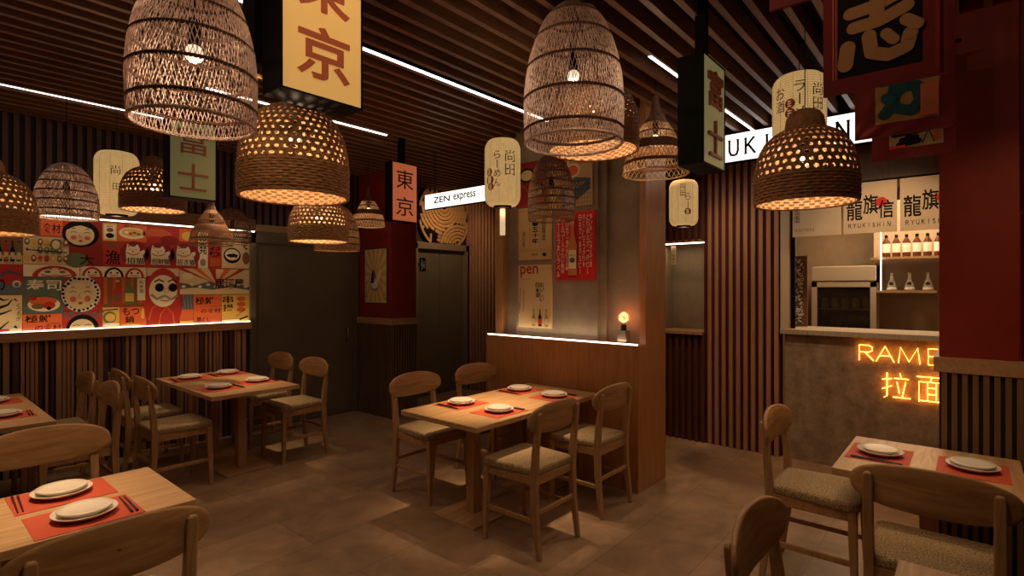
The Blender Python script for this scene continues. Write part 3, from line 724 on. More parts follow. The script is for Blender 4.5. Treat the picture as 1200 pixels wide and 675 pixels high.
# ---- paper lanterns
def on_cyl(geo, R, z0, h, q0, dq, off=.0015):
    vs, fs = geo; out = []
    for a, b in vs:
        q = q0+dq*(a-.5); zz = z0+h*b; out.append(((R(zz)+off)*cos(q), (R(zz)+off)*sin(q), zz))
    return out, fs
def lantern(x, y, z, R, H, label, lines, cap=True, tassel=False, blotch=None, e=1.2):
    t = thing('paper_lantern', label, 'lantern', (x, y, z), 0, 'white paper lanterns')
    P = []; n = int(H/.0125)*2
    def rr(zz):
        f = zz/H; edge = .17
        s = 1.0
        if f < edge: s = .60+.40*math.sqrt(max(0, 1-((edge-f)/edge)**2))
        elif f > 1-edge: s = .60+.40*math.sqrt(max(0, 1-((f-1+edge)/edge)**2))
        return R*s
    for j in range(n+1):
        zz = H*j/n; P.append((rr(zz)+(.0014 if j % 2 else -.0006), zz))
    MB().lathe(P, 40).build('paper_shade', PAPER, t, smooth=True)
    m = MB()
    for j in range(1, n, 2): m.lathe([(rr(H*j/n)+.0012, H*j/n-.0006), (rr(H*j/n)+.0017, H*j/n), (rr(H*j/n)+.0012, H*j/n+.0006)], 40)
    for kk in range(12): m.tube([(((rr(H*j/24)+.001)*cos(2*pi*kk/12)), (rr(H*j/24)+.001)*sin(2*pi*kk/12), H*j/24) for j in range(25)], .0007, 4)
    m.build('wire_ribs', PAPRIB, t)
    m = MB(); r0 = rr(0)*.98
    m.lathe([(0, -.014), (r0*.80, -.014), (r0*.86, .002), (r0*.86, .006), (0, .006)], 28)
    m.lathe([(0, H-.003), (r0*.7, H-.003), (r0*.7, H+.010), (0, H+.010)], 28)
    m.build('end_caps', BLACK, t)
    cq = math.atan2(-y, -x)                      # lettering turned to the room's entrance corner
    inkm = flat('lantern_ink', (.10, .05, .02), .7)
    for s, dq, z0, h, bold, col in lines:
        m = MB(); nn = len(s); hh = h/nn
        for i, ch in enumerate(s):
            vs, fs = on_cyl(text_geo(ch, bold), rr, z0*H+(nn-1-i)*hh*H, hh*H*.86, cq+dq, .95*(hh*H*.8/R))
            m.add(vs, fs)
        m.build('lettering', inkm if col == 0 else flat('lantern_red', (.62, .10, .03), .7), t)
    if blotch:
        for dq, zz, br in blotch:
            m = MB(); vs = []
            for i in range(18):
                a = 2*pi*i/18; z_ = zz*H+br*sin(a); q = cq+dq+br*cos(a)/R; vs.append(((rr(z_)+.0012)*cos(q), (rr(z_)+.0012)*sin(q), z_))
            m.add(vs, [tuple(range(18))]); m.build('red_mark', flat('lantern_red', (.62, .10, .03), .7), t)
    if tassel:
        f = MB(); f.box(-.022, .022, -.001, .001, -.235, -.016); o = f.build('paper_strip', PAPERL, t); o.rotation_euler.z = radians(-45)
        for k in range(3): pass
    m = MB(); m.tube([(0, 0, H), (0, 0, Hc+.17-z)], .002, 5); m.build('cord', BLACK, t)
    point(x, y, z-.05, e*.6, r=.03)
lantern(3.296, 2.916, 2.165, .146, .54, 'lit paper lantern with a hanging paper strip beside the centre sign', [('尚田', .42, .42, .40, 0, 0), ('らーめん', -.30, .26, .54, 0, 0)], tassel=True, blotch=[(-.80, .48, .030), (-.76, .36, .038), (-.70, .26, .030)])
lantern(4.448, 1.875, 2.03, .118, .385, 'small lit paper lantern above the wall niche, below the green sign', [('尚田', -.05, .62, .30, 0, 0), ('らー', .30, .36, .34, 0, 1)], blotch=[(.30, .28, .028)])
lantern(3.279, .725, 2.30, .133, .365, 'lit paper lantern with red marks behind the knobbed dome lamp', [('ラーメン', .02, .10, .74, 0, 0), ('尚田', .72, .38, .42, 0, 0), ('お酒', -.75, .40, .4, 0, 0)], blotch=[(-.33, .50, .026), (-.33, .36, .026)])
lantern(1.167, 4.947, 2.055, .142, .475, 'pale lit paper lantern behind the dome lamp near the left green sign', [('尚', -.05, .60, .16, .0, 0), ('田', -.02, .36, .12, .0, 0)])

# ================================================================== HANGING SIGNS
def strokes(m, segs, x, z, w, h, y0, th, dep):
    for (a, b, c, d) in segs:
        p = Vector((x+a*w, z+b*h)); q = Vector((x+c*w, z+d*h)); t = (q-p).normalized(); n = Vector((-t.y, t.x))*th/2; p -= t*th*.3; q += t*th*.3
        c4 = [p+n, p-n, q-n, q+n]
        m.add([(v.x, y0, v.y) for v in c4]+[(v.x, y0-dep, v.y) for v in c4], [(0,1,2,3), (7,6,5,4), (0,4,5,1), (1,5,6,2), (2,6,7,3), (3,7,4,0)])
def ribbon_text(m, s, x, z, w, h, y0, dep, bold=0.0):
    vs, fs = text_geo(s, bold); k = len(m.v); n = len(vs)
    m.add([(x+a*w, y0-dep, z+b*h) for a, b in vs], fs)
    # sides from boundary edges
    cnt = {}
    for f in fs:
        for i in range(len(f)):
            e = (f[i], f[(i+1) % len(f)]); cnt[tuple(sorted(e))] = cnt.get(tuple(sorted(e)), 0)+1
    m.add([(x+a*w, y0, z+b*h) for a, b in vs]+[(x+a*w, y0-dep, z+b*h) for a, b in vs], [(a, b, b+n, a+n) for (a, b), c in cnt.items() if c == 1])
def box_sign(x0, y0, z0, w, h, dep, face, chars, cmat, label, post_dx=0, pw=.05, char_w=.62, char_h=.40, gap=.06, dp=.006, bold=0.0, rows=None, mount=False):
    t = thing('light_box_sign', label, 'sign', (x0, y0, z0), 0, 'square hanging light box signs')
    fr = .012
    m = MB(); m.box(0, w, .004, dep, 0, h); m.box(0, fr*.7, -.004, .004, 0, h); m.box(w-fr*.7, w, -.004, .004, 0, h); m.box(0, w, -.004, .004, 0, fr*.6); m.box(0, w, -.004, .004, h-fr*.6, h)
    m.build('housing', BLACK, t)
    m = MB(); m.box(fr*.7, w-fr*.7, -.001, .004, fr*.6, h-fr*.6); m.build('lit_face', face, t)
    m = MB()
    for i, ch in enumerate(chars):
        cz = rows[i]; cw = w*char_w; chh = h*char_h
        ribbon_text(m, ch, w/2-cw/2, cz*h-chh/2, cw, chh, -.001, dp, bold)
    m.build('lettering', cmat, t)
    m = MB(); m.box(w/2-pw/2+post_dx, w/2+pw/2+post_dx, dep/2-pw/2, dep/2+pw/2, h, Hc+.17-z0); m.build('post', BLACK, t)
    if mount: MB().box(-.03, .16, dep+.005, dep+.115, .13, Hc+.17-z0).build('mount_plate', BLACK, t)
box_sign(1.006, 2.04, 2.28, .369, .60, .15, YELL, '東京', LTRBR, 'large yellow lit box sign hanging at top left, brown characters', char_w=.64, char_h=.36, rows=(.77, .305), bold=.015, dp=.008, mount=True)
box_sign(3.006, 4.0, 2.113, .296, .542, .10, ORGL, '東京', INK, 'orange box sign with two black characters before the red pillar', char_w=.66, char_h=.32, rows=(.72, .26), dp=.003)
box_sign(1.162, 3.80, 2.07, .282, .50, .10, GRNL, '富士', LTRRD, 'dark green box sign with thin red characters left of the yellow sign', char_w=.62, char_h=.34, rows=(.74, .28), pw=.03, bold=0)
box_sign(2.545, .978, 2.10, .296, .53, .125, GRNL2, '富士', LTRRD, 'narrow seeming green box sign with raised characters right of the bell lamp', char_w=.62, char_h=.34, rows=(.72, .26), dp=.014, bold=.0)
# long shop sign
SER = {'R': [(0,0,0,1),(0,1,.55,1),(.55,1,.75,.85),(.75,.85,.75,.68),(.75,.68,.55,.53),(.55,.53,0,.53),(.35,.53,.9,0)],
 'Y': [(0,1,.45,.5),(.9,1,.45,.5),(.45,.5,.45,0)], 'U': [(0,1,0,.3),(0,.3,.15,.05),(.15,.05,.45,0),(.45,0,.7,.06),(.7,.06,.82,.3),(.82,.3,.82,1)],
 'K': [(0,0,0,1),(0,.42,.75,1),(.22,.6,.85,0)], 'I': [(.4,0,.4,1)],
 'S': [(.7,.85,.55,.98),(.55,.98,.3,1),(.3,1,.1,.85),(.1,.85,.12,.65),(.12,.65,.6,.42),(.6,.42,.75,.25),(.75,.25,.6,.05),(.6,.05,.3,0),(.3,0,.05,.15)],
 'H': [(0,0,0,1),(.8,0,.8,1),(0,.5,.8,.5)], 'N': [(0,0,0,1),(0,1,.85,0),(.85,0,.85,1)]}
SERF = {'R': [(0,0),(0,1),(.9,0)], 'Y': [(0,1),(.9,1),(.45,0)], 'U': [(0,1),(.82,1)], 'K': [(0,0),(0,1),(.75,1),(.85,0)], 'I': [(.4,0),(.4,1)], 'S': [], 'H': [(0,0),(0,1),(.8,0),(.8,1)], 'N': [(0,0),(0,1),(.85,1)]}
def serif_word(m, word, x, z, lw, pitch, h, y0, dep=.002, th=.012):
    for i, ch in enumerate(word):
        X = x+i*pitch
        strokes(m, SER[ch], X, z, lw, h, y0, th, dep)
        for a, b in SERF[ch]: strokes(m, [(a-.13, b, a+.13, b)], X, z, lw, h, y0-.0002, th*.45, dep)
# x along local +x = world -y
t = thing('shop_sign', 'long white glowing shop sign with serif letters over the counter', 'sign', (4.85, 2.0, 2.605), -pi/2)
MB().box(0, 1.47, .004, .09, 0, .245).build('housing', BLACK, t)
MB().box(.004, 1.466, -.002, .004, .004, .241).build('lit_face', WHITEL, t)
m = MB(); serif_word(m, 'RYUKISHIN', .10, .055, .088, .137, .132, -.002, th=.019); m.build('lettering', INK, t)
m = MB()
for x in (.25, 1.2): m.tube([(x, .045, .245), (x, .045, Hc+.17-2.605)], .004, 6)
m.build('hanging_rods', BLACK, t)
t = thing('shop_sign', 'small white glowing sign reading ZEN express hanging before the round screen', 'sign', (3.60, 4.24, 2.297), -pi/2)
MB().box(0, .84, .004, .06, 0, .148).build('housing', BLACK, t)
MB().box(.003, .837, -.002, .004, .003, .145).build('lit_face', WHITEL, t)
m = MB(); ribbon_text(m, 'ZEN', .13, .05, .24, .06, -.002, .001, .020); ribbon_text(m, 'express', .42, .03, .30, .08, -.002, .001, .016); m.build('lettering', INK, t)
m = MB()
for x in (.10, .13): m.tube([(x, .03, .148), (x, .03, Hc+.17-2.297)], .003, 6)
m.build('hanging_rods', BLACK, t)
# round carved screen above door 2
t = thing('round_screen', 'round carved wooden screen of wave rings above the toilet door', 'decoration', (5.205, YW-.04, 2.52))
R = .50
m = MB(); wl = wood('screen_wood', (.42, .21, .075), (.58, .32, .13), 'x')
def clip_arc(cx, cz, r0, r1, a0=0, a1=360, n=40, keep=None, y=0, d=.016):
    for i in range(n):
        q0 = radians(a0+(a1-a0)*i/n); q1 = radians(a0+(a1-a0)*(i+1)/n)
        c = [(cx+r*cos(q), cz+r*sin(q)) for q, r in ((q0, r0), (q0, r1), (q1, r1), (q1, r0))]
        mx = sum(p[0] for p in c)/4; mz = sum(p[1] for p in c)/4
        if mz > .34 or mz < -.385 or abs(mx) > .46: continue
        if math.hypot(mx, mz) > R-.012: continue
        if keep and not keep(mx, mz): continue
        m.add([(a, y, b) for a, b in c]+[(a, y-d, b) for a, b in c], [(0,1,2,3), (7,6,5,4), (1,5,6,2), (0,3,7,4)])
clip_arc(0, 0, R-.05, R-.013, 0, 360, 90, y=-.003)
low = lambda a, b: math.hypot(a-.26, b+.46)
for i in range(9): clip_arc(-.02, .14, .05+i*.053, .05+i*.053+.043, 0, 360, 110, keep=lambda a, b: low(a, b) > .37 and math.hypot(a, b) < R-.06 and not (a < -.14 and b < -.20 and b < -.9*a-.50+.12))
for i in range(7): clip_arc(.26, -.46, .02+i*.05, .02+i*.05+.039, 0, 180, 90, keep=lambda a, b: math.hypot(a, b) < R-.06)
for i in range(3): clip_arc(-.62, -.30, .22+i*.06, .22+i*.06+.035, -60, 20, 60, keep=lambda a, b: low(a, b) > .38 and b < -.27 and a > -.3)
m.build('carved_rings', wl, t)
m = MB(); n = 48; vs = [(R*.97*cos(2*pi*i/n), 0, max(-.385, min(.35, R*.97*sin(2*pi*i/n)))) for i in range(n)]; m.add(vs+[(a, .03, c) for a, b, c in vs], [tuple(range(n)), tuple(range(n, 2*n))]); m.build('dark_backing', BLACK, t)
# toilet flag
f = Flat(.09, .16, .006, BLACK)
t = thing('toilet_sign', 'tiny black flag sign with white figures at the edge of the red pillar', 'sign', (4.185, 5.03, 1.70))
f.ell(.35, .82, .13, .08, C('print_white', (.75, .7, .62))); f.poly([(.2, .7), (.5, .7), (.55, .4), (.15, .4)], MATS['print_white']); f.rect(.25, .1, .45, .4, MATS['print_white'])
f.ell(.72, .70, .12, .07, MATS['print_white']); f.poly([(.6, .6), (.85, .6), (.95, .25), (.5, .25)], MATS['print_white'])
f.build('flag', parent=t); MB().box(-.02, .0, -.006, 0, .07, .09).build('bracket', BLACK, t)

# ================================================================== PRINT COLOURS
OR = C('print_orange', (.72, .13, .035)); ORD = C('print_deep_orange', (.55, .10, .03)); RD = C('print_red', (.46, .030, .018)); RDD = C('print_dark_red', (.26, .020, .014))
BG = C('print_beige', (.70, .52, .27)); BGL = C('print_cream', (.80, .66, .42)); YL = C('print_yellow', (.72, .42, .08)); BK = C('print_black', (.010, .008, .008)); BK.node_tree.nodes['Principled BSDF'].inputs['Specular IOR Level'].default_value = .08
TL = C('print_teal', (.10, .13, .10)); GN = C('print_green', (.13, .15, .06)); NV = C('print_blue_grey', (.10, .12, .14)); BR = C('print_brown', (.22, .085, .03)); WH = C('print_pale', (.82, .74, .58)); PK = C('print_pink_red', (.60, .12, .07))
GY = C('print_grey', (.30, .24, .18))
# ---- motif helpers (u,v box)
def bx(f, U0, V0, U1, V1):
    return lambda u, v: (U0+(U1-U0)*u, V0+(V1-V0)*v)
def m_cat(f, U0, V0, U1, V1, txt):
    g = bx(f, U0, V0, U1, V1); W_, H_ = U1-U0, V1-V0
    f.poly([g(*p) for p in ((.12,.30),(.10,.62),(.16,.98),(.32,.86),(.5,.86),(.62,.96),(.72,.80),(.72,.62),(.80,.70),(.93,.74),(.96,.62),(.86,.5),(.92,.30),(.95,.1),(.1,.1))], BGL)
    f.poly([g(*p) for p in ((.18,.93),(.2,.82),(.29,.86))], PK); f.line([g(.14,.60), g(.3,.52), g(.55,.52), g(.72,.60)], .008, RD)
    for a in (.28, .55): f.line([g(a-.06,.72), g(a,.75), g(a+.06,.72)], .003, BK)
    f.ell(*g(.41,.66), .04*W_, .03*H_, RD, 8); f.ell(*g(.42,.50), .06*W_, .05*H_, YL, 10)
    f.text(txt, *g(.14,.12), *g(.92,.38), BK, .01)
def m_okame(f, U0, V0, U1, V1, scarf=False):
    g = bx(f, U0, V0, U1, V1); W_, H_ = U1-U0, V1-V0
    f.ell(*g(.42,.5), .52*W_, .54*H_, BK, 30)
    if scarf:
        f.ell(*g(.44,.5), .52*W_, .54*H_, WH, 30)
        rs = random.Random(4)
        for i in range(26):
            q = 2*pi*i/26*1.0; r = rs.uniform(.86, 1.0); f.ell(*g(.44+.50*r*cos(q), .5+.5*r*sin(q)), .045*W_*rs.uniform(.7,1.2), .04*H_, BK, 9)
    f.ell(*g(.40,.46), .40*W_, .42*H_, BG, 30)
    if not scarf: f.poly([g(.02,.62), g(.1,.86), g(.42,.94), g(.75,.86), g(.8,.66), g(.58,.78), g(.42,.84), g(.24,.78)], BK)
    for a in (.22, .60):
        f.line([g(a-.09,.54), g(a,.58), g(a+.09,.54)], .005, BK); f.line([g(a-.05,.68), g(a,.71), g(a+.05,.69)], .006, BK)
        f.ell(*g(a,.34), .085*W_, .085*H_, PK, 16)
    f.line([g(.39,.50), g(.36,.38), g(.44,.37)], .004, BR); f.ell(*g(.41,.22), .06*W_, .04*H_, RD, 12)
def m_daruma(f, U0, V0, U1, V1):
    g = bx(f, U0, V0, U1, V1); W_, H_ = U1-U0, V1-V0
    f.ell(*g(.5,.5), .5*W_, .5*H_, RD, 30); f.ell(*g(.5,.60), .38*W_, .30*H_, BGL, 26)
    for a in (.33, .67):
        f.ell(*g(a,.66), .105*W_, .085*H_, WH, 18); f.ell(*g(a,.66), .07*W_, .058*H_, BK, 16)
        f.line([g(a-.13,.80), g(a,.86), g(a+.13,.80)], .012*(W_*f.w/.2), BK)
    f.line([g(.44,.60), g(.40,.52), g(.5,.50), g(.6,.52), g(.56,.60)], .005, PK)
    f.line([g(.2,.52), g(.35,.40), g(.5,.43), g(.65,.40), g(.8,.52)], .010*(W_*f.w/.2), GY); f.line([g(.4,.34), g(.5,.32), g(.6,.34)], .006, RD)
    for a in (.22, .4, .6, .78): f.line([g(a,.26), g(.5+(a-.5)*.6,.05)], .006, BGL)
def m_bowl(f, u, v, a, b, rim=BGL, fill=YL):
    f.ell(u, v, a, b, rim, 24); f.ell(u, v+.1*b, a*.84, b*.72, fill, 24)
    for i in range(4): f.ell(u-a*.45+a*.3*i, v+b*.1*(-1)**i, a*.16, b*.2, (WH, RD, BR, GN)[i], 10)
def m_bottle(f, u, v, w, h, body, label, cap=BK):
    f.poly([(u-w/2,v),(u+w/2,v),(u+w/2,v+h*.55),(u+w*.16,v+h*.74),(u+w*.16,v+h*.95),(u-w*.16,v+h*.95),(u-w*.16,v+h*.74),(u-w/2,v+h*.55)], body)
    f.rect(u-w*.42, v+h*.12, u+w*.42, v+h*.45, label); f.rect(u-w*.2, v+h*.93, u+w*.2, v+h, cap)
# crop-coordinate -> wall (x, z) conversion, tile corners read off the wall
def wall_xz(cx, cy):
    px, py = cx/3.97, 250+cy/3.97; k = (px-600)/632.; d = (YW-.004)/(.64945+k*-.76041); return d*(.76041+k*.64945), 1.5+(337.5-py)/632.*d
def tile(L, Tp, Rr, Bt, base, label, draw, name='wall_poster'):
    cxm = (L+Rr)/2; x0 = wall_xz(L, 300)[0]; x1 = wall_xz(Rr, 300)[0]; z1 = wall_xz(cxm, Tp)[1]; z0 = wall_xz(cxm, Bt)[1]
    z1 = min(z1, 2.07); z0 = max(z0, 1.152)
    f = Flat(x1-x0-.002, z1-z0-.002, .003, base, -(x1-x0)/2); draw(f)
    f.build(name, label, 'poster', 'posters pasted on the mural wall', (( x0+x1)/2, YW-.0005, z0))
def d_shiokanji(t, m=BK, box=(.1,.15,.9,.85), bold=.02):
    return lambda f: f.text(t, *box, m, bold)
def d_t1(f): f.text('食材', .08, .2, .92, .8, BK, .02)
def d_t2(f): f.poly([(0,0),(1,0),(1,1),(.55,1),(.2,.6)], RDD); m_okame(f, .06, .02, .98, .98)
def d_t3(f): f.rect(.1,.1,.9,.9,BGL); f.ell(.5,.3,.3,.15,BK,10); f.ell(.5,.62,.25,.12,BR,10); f.line([(.25,.8),(.7,.84)],.006,BK)
def d_t4(f): m_bowl(f,.5,.5,.46,.34); f.text('めし',.2,.84,.6,.98,BK,.02)
def d_t5(f): f.ell(.3,.4,.5,.5,ORD,24,0,180); f.ell(.7,.2,.3,.3,RDD,20)
def d_t6(f): f.ell(.5,.5,.35,.3,YL,20); f.rect(0,0,1,.12,RD)
def d_t7(f): f.text('発', .08,.38,.92,.68, BK,.02); f.text('酒場',.1,.76,.9,.96,BK); f.ell(.5,.16,.3,.1,GY)
def d_t8(f): f.text('こだわり', .1,.3,.9,.97, BK,.02, True); f.rect(.1,.05,.9,.27,ORD)
def d_t9(f):
    m_bowl(f,.36,.36,.30,.22,BK,BGL); f.text('食',.66,.55,.98,.95,BK,.03); f.ell(.36,.36,.2,.05,BK,12); f.ell(.85,.3,.13,.18,BR)
def d_t10(f):
    f.rect(0,0,1,.35,BG)
    for i,c in enumerate((BK,RD,BK,GN)): m_bottle(f,.14+i*.24,.1,.18,.8,c,BG)
    f.text('のん',.3,.02,.7,.3,BK)
def d_t11(f):
    rs=random.Random(9)
    for i in range(7):
        for j in range(3):
            u,v=.08+i*.14,.2+j*.3; f.ell(u,v,.06,.13,rs.choice([OR,GN,BG,YL,NV,BR]),12); f.ell(u,v+.02,.03,.06,rs.choice([BGL,RD,YL]),8)
    f.ell(.7,.72,.13,.22,GN,16); f.ell(.7,.72,.09,.16,BG,16); f.line([(.05,.5),(.95,.45)],.008,BK)
def d_t12(f): f.ell(.2,.3,.35,.4,GN,20); f.text('大', .3,.08,.72,.62, BK,.03); f.poly([(0,.8),(1,.6),(1,1),(0,1)],RDD)
def d_t13(f): f.text('漁', .08,.06,.92,.66, BK,.03); f.poly([(.1,.75),(.6,.7),(.9,.95),(.3,.98)],BR)
def d_cat(t): return lambda f: (f.ell(.5,.55,.6,.5,RDD,24), m_cat(f,.04,.02,.96,.96,t))
def d_t18(f):
    f.poly([(0,0),(1,0),(1,.35),(.7,.5),(.5,.3),(.2,.4),(0,.3)],NV); f.poly([(0,.55),(.4,.8),(1,.7),(1,1),(0,1)],RD); f.poly([(0,.45),(.5,.72),(1,.6),(1,.7),(.4,.85),(0,.6)],C('print_plum',(.16,.06,.08)))
    f.ell(.78,.35,.16,.12,BGL,16); f.ell(.78,.33,.1,.08,NV,14); f.text('わ',.0,.1,.34,.62,BK,.04)
def d_t19(f):
    m_daruma(f,.22,-.9,.86,.95) if False else None
    f.ell(.55,.0,.40,.92,RD,30,0,180); f.ell(.55,.0,.30,.72,BGL,28,0,180)
    for a in (.42,.68): f.ell(a,.40,.06,.12,GN,12); f.line([(a-.08,.6),(a,.72),(a+.08,.6)],.007,BK)
    f.line([(.3,.15),(.45,.05),(.55,.12),(.66,.05),(.82,.15)],.008,RD)
def d_t20(f):
    f.text('寿司',.06,.62,.94,.95,BK,.05); f.text('寿司',.07,.63,.93,.94,BGL,.02)
    f.ell(.5,.25,.4,.2,BGL,24); f.ell(.48,.34,.34,.12,OR,20); f.ell(.62,.22,.16,.1,RD,16); f.ell(.35,.2,.16,.08,BR,12); f.ell(.62,.14,.06,.05,BK,10); f.ell(.22,.42,.1,.06,RD,12)
def d_t21(f):
    for i in range(3):
        u=.17+i*.32; f.ell(u,.0,.15,.95,(RD,BK,RD)[i],24,0,180); f.ell(u,.0,.11,.75,BGL,20,0,180)
        for a in (-.05,.05): f.ell(u+a,.42,.018,.10,BK,8)
        f.line([(u-.07,.2),(u,.12),(u+.07,.2)],.006,RD)
def d_t22(f): m_okame(f,-.02,.0,1.0,1.02,True)
def d_t23(f):
    f.rect(0,0,1,.1,BR)
    for i in range(5): f.rect(.02+i*.2,.1,.10+i*.2,1,ORD)
    m_bottle(f,.33,.06,.2,.85,RD,BR,YL); m_bottle(f,.60,.06,.24,.88,GN,YL,GN); f.rect(.78,.2,.97,.98,BGL); f.text('純米酒',.82,.45,.93,.93,BK,0,True)
def d_t24(f):
    f.rect(0,.86,1,1,BG); f.ell(.5,.42,.62,.58,RD,30); f.ell(.5,.60,.44,.28,BGL,28)
    for a in (.38,.80):
        f.ell(a,.66,.14,.075,BK,18)
        f.line([(a-.16,.76),(a-.02,.80),(a+.14,.76)],.012,BK)
    f.line([(.56,.66),(.52,.58),(.66,.58),(.64,.66)],.006,PK)
    f.line([(.12,.54),(.3,.46),(.55,.52),(.75,.45),(.95,.52)],.022,GY); f.line([(.4,.44),(.56,.42),(.7,.44)],.008,RD)
    f.line([(.35,.0),(.42,.2),(.6,.32),(.8,.2),(.85,.0)],.010,OR); f.line([(.05,.1),(.15,.3),(.3,.36)],.010,PK)
def d_t25(f):   # a plain generic sea poster
    for a in range(5): f.poly([(.5,.4),(-.05+a*.22,1.0),(.05+a*.22,1.0)],(RD,OR)[a%2])
    f.poly([(0,0),(1,0),(1,.28),(.8,.42),(.6,.3),(.4,.5),(.2,.35),(0,.45)],NV); f.poly([(0,0),(1,0),(1,.15),(.7,.28),(.45,.18),(.2,.26),(0,.2)],BG)
    for i in range(9): f.ell(.05+i*.11,.3+.08*(i%2),.03,.05,BGL,8)
    f.ell(.1,.7,.08,.13,BGL,14); f.text('居酒屋',.47,.22,.9,.62,RD,.05); f.text('居酒屋',.48,.23,.89,.61,BK,.02)
def d_t26(f):
    f.line([(.05,.95),(.3,.86),(.5,.9)],.02,BK,.004); f.line([(.1,.66),(.45,.74),(.62,.88)],.022,BK,.006); f.line([(.05,.48),(.3,.52),(.6,.6)],.02,BK,.006)
    f.line([(.7,.9),(.82,.84)],.014,BK,.004); f.text('くつろぎ',.78,.3,.96,.78,BK,0,True); f.line([(.15,.1),(.5,.3)],.014,BK,.005); f.rect(.0,.02,.5,.08,RD); f.line([(.7,.16),(.82,.1)],.02,BK,.005)
def d_t27(f): f.text('極鮮', .05,.5,.72,.96, BK,.03); f.text('の食材', .3,.04,.98,.34, BK,.01); f.line([(.6,.42),(.95,.40)],.003,BK)
def d_t28(f):
    for a in range(6): f.poly([(.5,.0),(-.1+a*.22,1.0),(.0+a*.22,1.0)],NV)
    f.ell(.5,.0,.42,.8,BK,24,0,180); f.ell(.48,-.02,.32,.58,BG,24,0,180); f.line([(.25,.2),(.35,.25),(.42,.2)],.005,BK); f.line([(.55,.2),(.64,.25),(.72,.2)],.005,BK)
def d_t29(f): f.ell(.4,.5,.4,.3,GN,18); f.ell(.45,.5,.3,.2,YL,18); f.ell(.5,.15,.5,.1,BGL,14); f.line([(.1,.85),(.9,.9)],.008,BK)
def d_t30(f): f.text('もつ', .08,.58,.72,.98, BK,.03); f.text('鍋', .18,.2,.52,.55, BK,.03); f.ell(.4,.06,.4,.08,YL,16); f.rect(.8,.4,.92,.9,YL)
def d_t31(f):
    f.rect(0,.5,1,1,NV)
    for i in range(4): f.line([(.05+i*.25,.98),(.2+i*.22,.52)],.006,GY)
    f.rect(0,.0,1,.12,YL)
def d_t32(f): f.text('極鮮', .05,.66,.72,.93, BK,.03); f.text('の食材', .25,.36,.98,.52, BK,.01); f.text('尽くし',.1,.02,.6,.22,BK,.02); f.line([(.55,.6),(.95,.58)],.003,BK)
def d_t33(f):
    f.text('串揚', .03,.38,.40,.98, BK,.03, True)
    for i in range(3): f.ell(.68,.85-i*.2,.16,.09,ORD,14)
    f.line([(.5,.2),(.8,.45)],.004,BK); f.rect(.0,.02,.6,.1,BGL); f.line([(.62,.08),(.92,.2)],.014,BK)
TILES = [
 (190,30,292,106,OR,'small orange poster with two black characters at the top left of the mural',d_t1),
 (294,34,476,156,RD,'red poster with a round pale laughing woman mask at the top row',d_t2),
 (478,44,546,128,YL,'narrow yellow poster right of the top row mask',d_t3),
 (548,52,684,132,OR,'orange poster with a bowl of rice in the top row',d_t4),
 (686,60,832,140,RD,'plain red poster with curved shapes in the top row',d_t5),
 (834,72,908,140,OR,'plain small orange poster at the right of the top row',d_t6),
 (922,84,968,256,BGL,'tall narrow cream poster left of the red strip poster',d_t7),
 (970,84,1030,256,RD,'tall narrow red poster with black kana',d_t8),
 (1032,92,1164,256,BG,'beige poster with a fish on a plate at the mural right end',d_t9),
 (-20,114,106,236,BR,'brown poster with a row of bottles at the left edge',d_t10),
 (108,108,322,236,BG,'beige poster with many small coloured figures',d_t11),
 (324,158,480,246,RDD,'dark red poster with one big black character, left of the net poster',d_t12),
 (482,130,568,246,RD,'dark red poster with a black fishing character left of the cats',d_t13),
 (570,134,684,250,RD,'first red poster of a beckoning cat from the left',d_cat('招猫')),
 (686,142,802,252,RD,'middle red poster of a beckoning cat',d_cat('招財猫')),
 (804,144,920,256,RD,'right red poster of a beckoning cat',d_cat('招き猫')),
 (-20,238,106,376,RD,'red and plum poster with waves at the left edge',d_t18),
 (108,238,372,294,BGL,'cream strip poster with the upper half of a daruma doll',d_t19),
 (374,248,682,296,BGL,'cream strip poster with three small daruma heads',d_t21),
 (108,296,300,466,TL,'dark teal sushi poster with cream characters',d_t20),
 (302,298,476,452,RD,'poster of a pale mask in a black spotted scarf',d_t22),
 (478,298,682,432,BR,'brown poster with two sake bottles and a label',d_t23),
 (684,254,834,528,RDD,'tall poster of one large red daruma',d_t24),
 (836,258,1164,376,BG,'wide poster of waves and red rays with tavern lettering',d_t25),
 (-20,380,104,566,BG,'beige poster with loose black brush strokes at the lower left',d_t26),
 (106,468,290,556,OR,'orange poster with black characters under the teal sushi poster',d_t27),
 (292,454,476,550,RD,'poster with grey rays and the upper half of a black haired mask',d_t28),
 (478,436,558,536,YL,'small yellow poster with a green dish on the bottom row',d_t29),
 (560,434,682,534,OR,'orange hot pot poster with black kana on the bottom row',d_t30),
 (836,378,900,524,OR,'narrow half blue half orange poster on the bottom row',d_t31),
 (902,378,1030,522,OR,'orange poster with black characters on the bottom row right of the big daruma',d_t32),
 (1032,378,1164,516,YL,'yellow skewer poster at the lower right end of the mural',d_t33)]
for a in TILES: tile(*a)
m = MB(); m.box(-1.6, 2.5, YW-.0004, YW+.01, 1.15, 2.085); struct('trim_5', m, C('mural_ground', (.30, .08, .03)))
